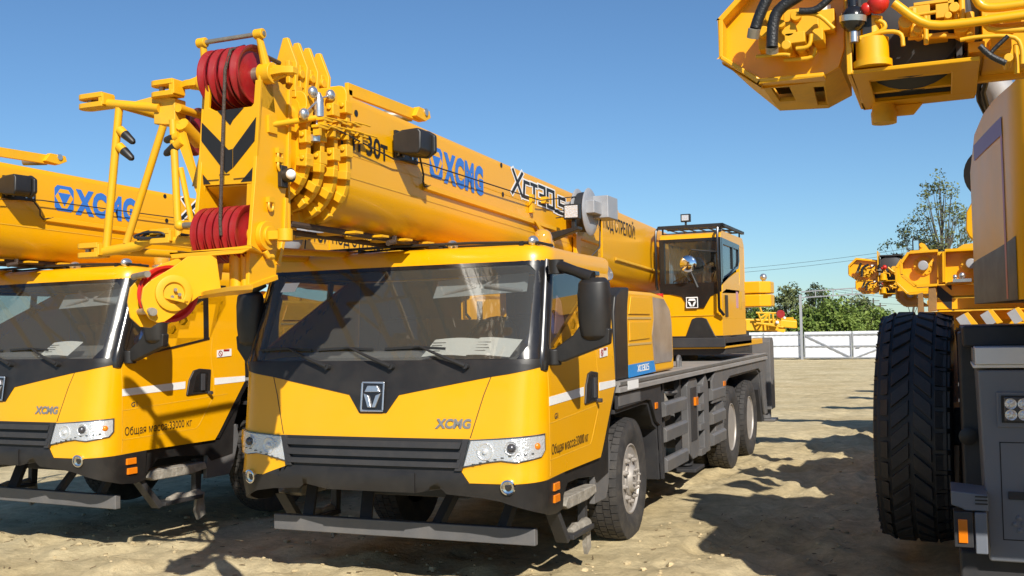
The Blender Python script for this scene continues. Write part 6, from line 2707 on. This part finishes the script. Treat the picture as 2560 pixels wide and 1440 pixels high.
# slabs
A, B = up2(2330, 741, 4.1), up2(2480, 709, 4.1)
mb = MB()
mb.box(A.x, A.x+2.2, 4.1, 5.2, A.z, B.z)
C_, D_ = up2(2330, 774, 4.1), up2(2480, 743, 4.1)
mb.box(A.x, A.x+2.2, 4.1, 5.2, C_.z, D_.z)
E_, F_ = up2(2310, 781, 4.0), up2(2500, 775, 4.0)
mb.box(E_.x, E_.x+2.4, 3.95, 5.2, E_.z, F_.z)
G_, H_ = up2(2345, 802, 4.2), up2(2400, 784, 4.2)
mb.prism([(E_.x+.05, E_.z), (G_.x, G_.z), (G_.x+2, G_.z), (G_.x+2, E_.z)], 'y', 4.2, 5.0)
mb.build('counterweight_slab', 'yellow', plates, bevel=.008)
mb = MB()
for q in ([(2342, 716), (2350, 716), (2380, 741), (2380, 774), (2372, 771), (2343, 741)], [(2360, 709), (2379, 709), (2379, 726)], ):
    mb.poly([up2(u, v, 4.095) for u, v in q], (0, 1, 0), .003)
mb.build('hazard_stripe', 'ink', plates)
for q in ([(2321, 716), (2338, 712), (2342, 745), (2342, 777), (2320, 779)], [(2294, 735), (2307, 731), (2310, 782), (2294, 784)]):
    mb = MB()
    mb.poly([up2(u, v, 4.02) for u, v in q], (0, 1, 0), .2)
    mb.build('timber_packing', 'wood', plates, bevel=.006)
for (u, v) in ((2408, 798), (2468, 790), (2535, 785)):
    mb = MB()
    y = 3.7
    mb.poly([up2(u-18, v-2, y), up2(u+2, v-14, y), up2(u+22, v+16, y), up2(u+2, v+26, y)], (0, -1, 0), .012)
    sp = mb.build('step_plate', 'galv', plates)
    mb = MB()
    mb.poly([up2(u-2, v-12, y+.02), up2(u+12, v-18, y+.02), up2(u+40, v+16, y+.02), up2(u+24, v+20, y+.02)], (0, 1, 0), .25)
    mb.build('step_bracket', 'yellow_matt', plates, bevel=.004)
mb = MB()
a, b = up2(2281, 628, 4.1), up2(2297, 598, 4.1)
mb.prism([(a.x, a.z), (a.x, b.z), (b.x, b.z-.01), (b.x+.005, a.z)], 'y', 4.1, 4.16)
rm = mb.build('rear_mirror', 'black', plates, bevel=.006)
mb = MB()
mb.box(a.x+.012, b.x-.004, 4.092, 4.099, a.z+.01, b.z-.012)
mb.build('mirror_pane', 'mirror', rm)
mb = MB()
p = up2(2304, 616, 4.2)
mb.prism([(p.x-.07, p.z-.06), (p.x-.03, p.z+.02), (p.x, p.z+.035), (p.x+.03, p.z+.02), (p.x+.08, p.z-.06)], 'y', 4.18, 4.22)
mb.cyl((p.x, 4.17, p.z), (p.x, 4.23, p.z), .014, n=12)
mb.build('lifting_eye', 'yellow_matt', plates)
mb = MB()
p = up2(2420, 622, 4.4)
mb.prism([(p.x-.10, p.z), (p.x-.04, p.z+.04), (p.x+.3, p.z+.06), (p.x+.3, p.z)], 'y', 4.3, 4.7)
mb.build('vent_cover', 'yellow_matt', plates)
mb = MB()
p = up2(2405, 697, 3.95)
mb.box(p.x-.08, p.x+.08, 3.9, 4.0, p.z-.03, p.z+.0)
mb.ball(p+Vector((.0, -.03, .03)), .03, 10)
mb.ball(p+Vector((-.06, -.03, .02)), .022, 10)
mb.build('valve', 'silver', plates)
# tall chamfered plate whose edge shows left of the near hood
mb = MB()
mb.poly([un(u, v, 'y', 3.0) for u, v in [(2460, 500), (2432, 500), (2416, 530), (2415, 575), (2422, 590), (2445, 612), (2470, 612)]], (0, 1, 0), .12)
mb.build('side_plate', 'yellow_gloss', plates, bevel=.012)
mb = MB()
mb.box(4.3, 6.6, 3.6, 5.6, 2.2, 2.7)
mb.box(4.4, 6.8, 3.3, 6.2, .9, 1.55)
mb.build('upper_body', 'yellow', plates, bevel=.02)
mb = MB()
mb.prism([(2.95+.95, 1.9), (2.95+.95, 2.3), (3.2+.95, 2.45), (4.6, 2.45), (4.6, 1.9)], 'y', 7.0, 8.8)
mb.build('rear_hood', 'yellow_dirty', plates, bevel=.03)
for x in (3.75, 6.2):
    t_ = btm.copy()
    COL.objects.link(t_)
    t_.parent = plates
    t_.location = (x, 5.0, .88)
# ================================================================== fence, gate, trees, wires
ZG = gz(0, 64)
fa = un(1925, 897.3, 'z', ZG)
fb = un(2198, 896.6, 'z', ZG)
FD = (fb-fa)
FD.z = 0
FL = FD.length
FD.normalize()
FNm = Vector((FD.y, -FD.x, 0))
if FNm.y > 0:
    FNm = -FNm


def fpt(s, z, off=0.0):
    """point s metres along the fence line from its left visible end"""
    p = fa + FD*s + FNm*off
    return Vector((p.x, p.y, ZG+z))


sc_f = FL/(2198-1925)          # metres per photo pixel along the fence


def su(u):
    return (u-1925)*sc_f


def zv(v):
    return (897-v)*sc_f


GS = su(2012)
HF = zv(827.5)


def fence(s0, s1, lab):
    t = thing('fence', lab, 'fence')
    mb = MB()
    k = int((s1-s0)/.11)
    vs = []
    for i in range(k+1):
        s = s0+(s1-s0)*i/k
        o = (.0, .018, .018, .0)[i % 4]
        vs += [fpt(s, .04, o), fpt(s, HF, o)]
    mb.add(vs, [(2*i, 2*i+2, 2*i+3, 2*i+1) for i in range(k)])
    mb.build('sheeting', 'fence', t, ang=20)
    for z in (HF*.05, HF*.48, HF*.89):
        mb = MB()
        mb.beam(fpt(s0, z, .045), fpt(s1, z, .045), .04, .045)
        mb.build('rail', 'gategray', t)
    mb = MB()
    k = max(1, int(abs(s1-s0)/2.6))
    for i in range(k+1):
        s = s0 + (s1-s0)*i/k
        mb = MB()
        mb.beam(fpt(s, -.1, .05), fpt(s, HF*.97, .05), .05, .05, up=(0, 1, 0))
        mb.build('post', 'gategray', t)
    return t


fence(GS-32, GS-.15, 'white corrugated metal fence with gray rails, left of the gate')
gate = thing('gate', 'white sheet metal double gate in gray tube frames with diagonal braces', 'gate')
for (u0, u1, br) in ((2016, 2134, 1), (2136, 2290, -1)):
    s0, s1 = su(u0), su(u1)
    mb = MB()
    k = int((s1-s0)/.11)
    vs = []
    for i in range(k+1):
        s = s0+(s1-s0)*i/k
        o = (.0, .018, .018, .0)[i % 4]
        vs += [fpt(s, .07, o), fpt(s, HF*.985, o)]
    mb.add(vs, [(2*i, 2*i+2, 2*i+3, 2*i+1) for i in range(k)])
    lf = mb.build('gate_leaf', 'fence', gate, ang=20)
    for z in (HF*.04, HF*.46, HF*.875):
        mb = MB()
        mb.beam(fpt(s0, z, .06), fpt(s1, z, .06), .06, .07)
        mb.build('rail', 'gategray', lf)
    for s in (s0+.03, s1-.03):
        mb = MB()
        mb.beam(fpt(s, .03, .065), fpt(s, HF*.9, .065), .07, .07, up=(0, 1, 0))
        mb.build('stile', 'gategray', lf)
    mb = MB()
    if br > 0:
        mb.beam(fpt(s0+.1, HF*.85, .068), fpt(s1-.05, HF*.05, .068), .06, .07)
    else:
        mb.beam(fpt(s0+.2, HF*.05, .068), fpt(s1-.05, HF*.85, .068), .06, .07)
    mb.build('brace', 'gategray', lf)
mb = MB()
mb.obox(fpt(su(2150), HF*.42, .10), (.25, .06, .06))
mb.build('latch', 'gategray', gate)
portal = thing('gate_portal', 'tall gray steel gate portal with a thin double beam above the white gate', 'gate portal')
for s in (GS-.05, su(2300)):
    mb = MB()
    mb.beam(fpt(s, -.1, .12), fpt(s, zv(733), .12), .17, .17, up=(0, 1, 0))
    mb.build('post', 'gategray', portal)
for v in (726, 741):
    mb = MB()
    mb.beam(fpt(GS, zv(v), .12), fpt(su(2300), zv(v)+.25, .12), .07, .08)
    mb.build('beam', 'gategray', portal)
for u in (2049, 2093, 2140, 2190, 2240):
    mb = MB()
    mb.beam(fpt(su(u), zv(741), .12), fpt(su(u), zv(724), .12), .06, .06, up=(0, 1, 0))
    mb.build('strut', 'gategray', portal)
fence(su(2302), su(2302)+45, 'white corrugated metal fence right of the gate, mostly hidden by the heavy cranes')


def leafmat(name, a, b):
    m = bpy.data.materials.new(name)
    m.use_nodes = True
    nt = m.node_tree
    p = nt.nodes['Principled BSDF']
    p.inputs['Roughness'].default_value = .6
    p.inputs['Specular IOR Level'].default_value = .25
    g = nt.nodes.new('ShaderNodeNewGeometry')
    r = nt.nodes.new('ShaderNodeValToRGB')
    r.color_ramp.elements[0].color = (*a, 1)
    r.color_ramp.elements[1].color = (*b, 1)
    nt.links.new(g.outputs['Random Per Island'], r.inputs[0])
    nt.links.new(r.outputs[0], p.inputs['Base Color'])
    return m


M['leaf_green'] = leafmat('leaves_green', (.07, .12, .02), (.19, .25, .05))
M['leaf_olive'] = leafmat('leaves_olive', (.08, .10, .04), (.19, .21, .08))
M['leaf_dark'] = leafmat('leaves_dark', (.035, .05, .025), (.10, .12, .055))
M['bark'] = mat('bark', (.09, .075, .055), .9, var=.3, vscale=3)
M['bark_pale'] = mat('pale_bark', (.30, .29, .26), .9, var=.3, vscale=3)


def tree(label, base, h, w, lm, seed, clumps=26, per=90, trunk=.12, low=.15, leaf=.22, sparse=False, bark='bark', cl=1.0, name='tree', grp='trees behind the fence'):
    rn = random.Random(seed)
    t = thing(name, label, 'tree', group=grp)
    base = Vector(base)
    t.location = base
    mb = MB()
    tip = Vector((rn.uniform(-.05, .05)*h, rn.uniform(-.05, .05)*h, h*.93))
    pts = [tip*(k/7) + Vector((rn.uniform(-1, 1), rn.uniform(-1, 1), 0))*.012*h*(1 if 0 < k < 7 else 0) for k in range(8)]
    mb.tube(pts, [trunk*(1-.85*k/7) for k in range(8)], 7)
    cs = []
    for i in range(clumps):
        f = low + (1-low)*((i+.5)/clumps)
        a = i*2.4 + rn.uniform(-.5, .5)
        prof = math.sin(PI*min(1, (f-low)/(1-low)*.80+.16))**.7
        rad = w/2*prof*rn.uniform(.35, 1.0)
        c = Vector((math.cos(a)*rad, math.sin(a)*rad, h*f*rn.uniform(.93, 1.04)))
        cs.append(c)
        k = max(0, min(6, int(f*.75*7)))
        s0 = pts[k]
        mid = s0.lerp(c, .5)+Vector((0, 0, -.03*h))
        mb.tube([s0, mid, c], [trunk*.32*(1-f*.5), trunk*.2, trunk*.06], 5)
    mb.build('trunk', bark, t, ang=60)
    mb = MB()
    for c in cs:
        cr_ = w*rn.uniform(.13, .24)*cl
        n = int(per*rn.uniform(.5, 1.2))
        for q in range(n):
            d = Vector((rn.gauss(0, 1), rn.gauss(0, 1), rn.gauss(0, .7)))
            d = d.normalized()*cr_*rn.random()**.45
            p = c+d
            sz = leaf*rn.uniform(.5, 1.25)
            nrm = (Vector((rn.gauss(0, 1), rn.gauss(0, 1), rn.gauss(0, 1)+.8)) + d*.6).normalized()
            u_, v_ = basis(nrm)
            an = rn.uniform(0, PI)
            e1 = u_*math.cos(an)+v_*math.sin(an)
            e2 = nrm.cross(e1)
            mb.add([p+e1*sz*.5, p+e2*sz*.28, p-e1*sz*.5, p-e2*sz*.28], [(0, 1, 2, 3)])
    me = mb.mesh('crown', merge=False)
    o = finish(me, 'crown', lm, t, ang=180)
    return t


def tbase(u, dist, z=None):
    p = und(u, 890, dist)
    return (p.x, p.y, ZG-.1 if z is None else z)


def th(v, dist):
    return und(2000, v, dist).z - ZG


specs = [
    # u, v_top, width px, dist, material, label
    (1905, 770, 120, 80, 'leaf_green', 'green broadleaf tree rising over the fence just right of the operator cab'),
    (1977, 716, 86, 84, 'leaf_olive', 'taller gray green tree with a ragged top left of the gate post'),
    (1940, 790, 90, 78, 'leaf_green', 'low green bush above the fence left of the gate post'),
    (2048, 716, 70, 92, 'leaf_dark', 'dark slim tree top rising behind the gate portal'),
    (2030, 770, 90, 82, 'leaf_green', 'dense green tree right behind the gate post'),
    (2085, 750, 130, 79, 'leaf_green', 'broad bright green tree in the middle above the gate'),
    (2140, 752, 110, 86, 'leaf_olive', 'olive green tree right of the broad tree above the gate'),
    (2170, 775, 120, 80, 'leaf_green', 'green tree above the right gate leaf beside the big tyre'),
    (2165, 740, 40, 100, 'leaf_dark', 'thin dark tree top far behind the right gate leaf'),
    (2215, 790, 80, 82, 'leaf_green', 'low green bush just left of the big tyre'),
    (1880, 735, 90, 95, 'leaf_dark', 'dark tree top showing behind the rear counterweight'),
    (2110, 790, 90, 77, 'leaf_green', 'low bright bush directly above the gate leaf'),
    (2005, 795, 80, 77, 'leaf_green', 'low bush behind the gate hinge post'),
]
for i, (u, v, wp, d_, lm, lab) in enumerate(specs):
    h = th(v, d_)
    w = wp*d_/CF
    tree(lab, tbase(u, d_), h, w*1.15, lm, 30+i, clumps=34 if wp > 60 else 22, per=105 if wp > 60 else 60, leaf=.30 if lm != 'leaf_dark' else .26, low=.22, trunk=.13)
# tall sparse tree on the right, two leaning companions
tree('tall thin crowned poplar standing above the heavy cranes at the right', tbase(2362, 84), th(455, 84), 160*84/CF, 'leaf_olive', 77, clumps=66, per=50, leaf=.26, low=.42, trunk=.20, bark='bark', cl=.62, grp='trees by the heavy cranes')
tree('low gray green tree spreading left of the tall poplar', tbase(2285, 86), th(575, 86), 175*86/CF, 'leaf_dark', 78, clumps=44, per=50, leaf=.28, low=.55, trunk=.13, cl=.55, grp='trees by the heavy cranes')
tree('small tree right of the tall poplar behind the hood', tbase(2420, 88), th(520, 88), 90*88/CF, 'leaf_olive', 79, clumps=30, per=40, leaf=.27, low=.45, trunk=.1, cl=.6, grp='trees by the heavy cranes')

# power lines
pl = thing('power_line', 'overhead power cables running low across the sky behind the gate', 'power line')
for (pa, pb, d0, d1, sag) in (((1500, 700), (2330, 622), 150, 130, .8), ((1500, 690), (2330, 612), 150, 130, .8), ((1900, 745), (2050, 718), 150, 140, .4), ((2050, 718), (2420, 742), 140, 150, .4), ((1900, 752), (2050, 724), 150, 140, .4), ((2050, 724), (2420, 750), 140, 150, .4), ((2050, 742), (2420, 765), 150, 150, .4)):
    A = und(*pa, d0); B = und(*pb, d1)
    mb = MB()
    mb.tube([A.lerp(B, t/12)-Vector((0, 0, sag*4*(t/12)*(1-t/12))) for t in range(13)], .022, 5)
    mb.build('wire', 'cable', pl)
for u, top in ((2205, 757), (2188, 745)):
    b_ = und(u, 885, 160)
    pt = thing('power_pole', 'slim far power pole with crossarms seen right of the trees, %s of two' % ('right' if u > 2200 else 'left'), 'power pole', (b_.x, b_.y, ZG), group='far power poles')
    h = und(u, top, 160).z - ZG
    mb = MB()
    mb.cyl((0, 0, 0), (0, 0, h), .16, .10, n=8)
    mb.build('pole', 'bark', pt)
    for k in range(2):
        mb = MB()
        mb.box(-.9, .9, -.07, .07, h-.5-k*.9, h-.38-k*.9)
        mb.build('crossarm', 'bark', pt)

# ================================================================== far crane of the left row, boom tip beyond the operator cab
fc = thing('truck_crane', 'far yellow crane with lattice jib and boom tip showing above the fence', 'truck crane', group=GRP)


DF = 36.0


def uff(u, v, d=DF):
    return und(u, v, d)


mb = MB()
mb.beam(uff(1820, 812), uff(1943, 812), .40, .42)
mb.beam(uff(1943, 808), uff(1990, 812), .26, .26)
mb.build('boom', 'yellow', fc, bevel=.03)
mb = MB()
mb.poly([uff(1983, 799), uff(1991, 799), uff(1993, 819), uff(1955, 819), uff(1957, 813), uff(1975, 812)], FWD, .25)
mb.build('boom_head', 'yellow_gloss', fc)
mb = MB()
for a, b in (((1890, 782), (1955, 783)), ((1890, 808), (1950, 812)), ((1895, 782), (1905, 808)), ((1905, 808), (1922, 782)), ((1922, 782), (1924, 812)), ((1932, 784), (1934, 812)), ((1934, 812), (1948, 784)), ((1900, 795), (1922, 782)), ((1896, 808), (1958, 818)), ((1950, 786), (1952, 815)), ((1896, 760), (1905, 782))):
    mb.cyl(uff(*a, DF-.6), uff(*b, DF-.6), .035, n=6)
mb.build('lattice_jib', 'yellow_matt', fc)
mb = MB()
mb.lathe([(.14, -.06), (.14, .06)], uff(1951, 785, DF-.7), FWD, 20)
mb.build('sheave', 'red', fc)
mb = MB()
mb.poly([uff(1940, 812), uff(1952, 806), (uff(1962, 822)), uff(1955, 829), uff(1945, 824)], FWD, .15)
mb.beam(uff(1895, 815), uff(1960, 828), .12, .10)
mb.beam(uff(1888, 824), uff(1962, 826), .12, .10)
mb.build('rooster_arm', 'yellow', fc)
mb = MB()
mb.ball(uff(1943, 806, DF-.7), .06, 12)
mb.ball(uff(1961, 795, DF-.5), .05, 12)
mb.build('lamp', 'white', fc)
mb = MB()
for i in range(7):
    mb.box(*(lambda p: (p.x-.03, p.x+.05, p.y-.1, p.y+.1, p.z-.05, p.z+.09))(uff(1956+i*4, 800)))
mb.build('boom_collar', 'yellow_matt', fc)
q0 = uff(1700, 870)
mb = MB()
zz = gz(q0.x, q0.y)
mb.box(q0.x-4.5, q0.x+2.2, q0.y-1.2, q0.y+1.2, zz+.55, zz+2.2)
mb.build('carrier', 'gray_dark', fc)
mb = MB()
for xo in (-3.5, -2.2, 1.2):
    for yo in (-1.1, 1.1):
        mb.lathe([(.54, -.15), (.54, .15)], (q0.x+xo, q0.y+yo, zz+.52), (0, 1, 0), 24)
mb.build('wheel', 'tyre', fc)
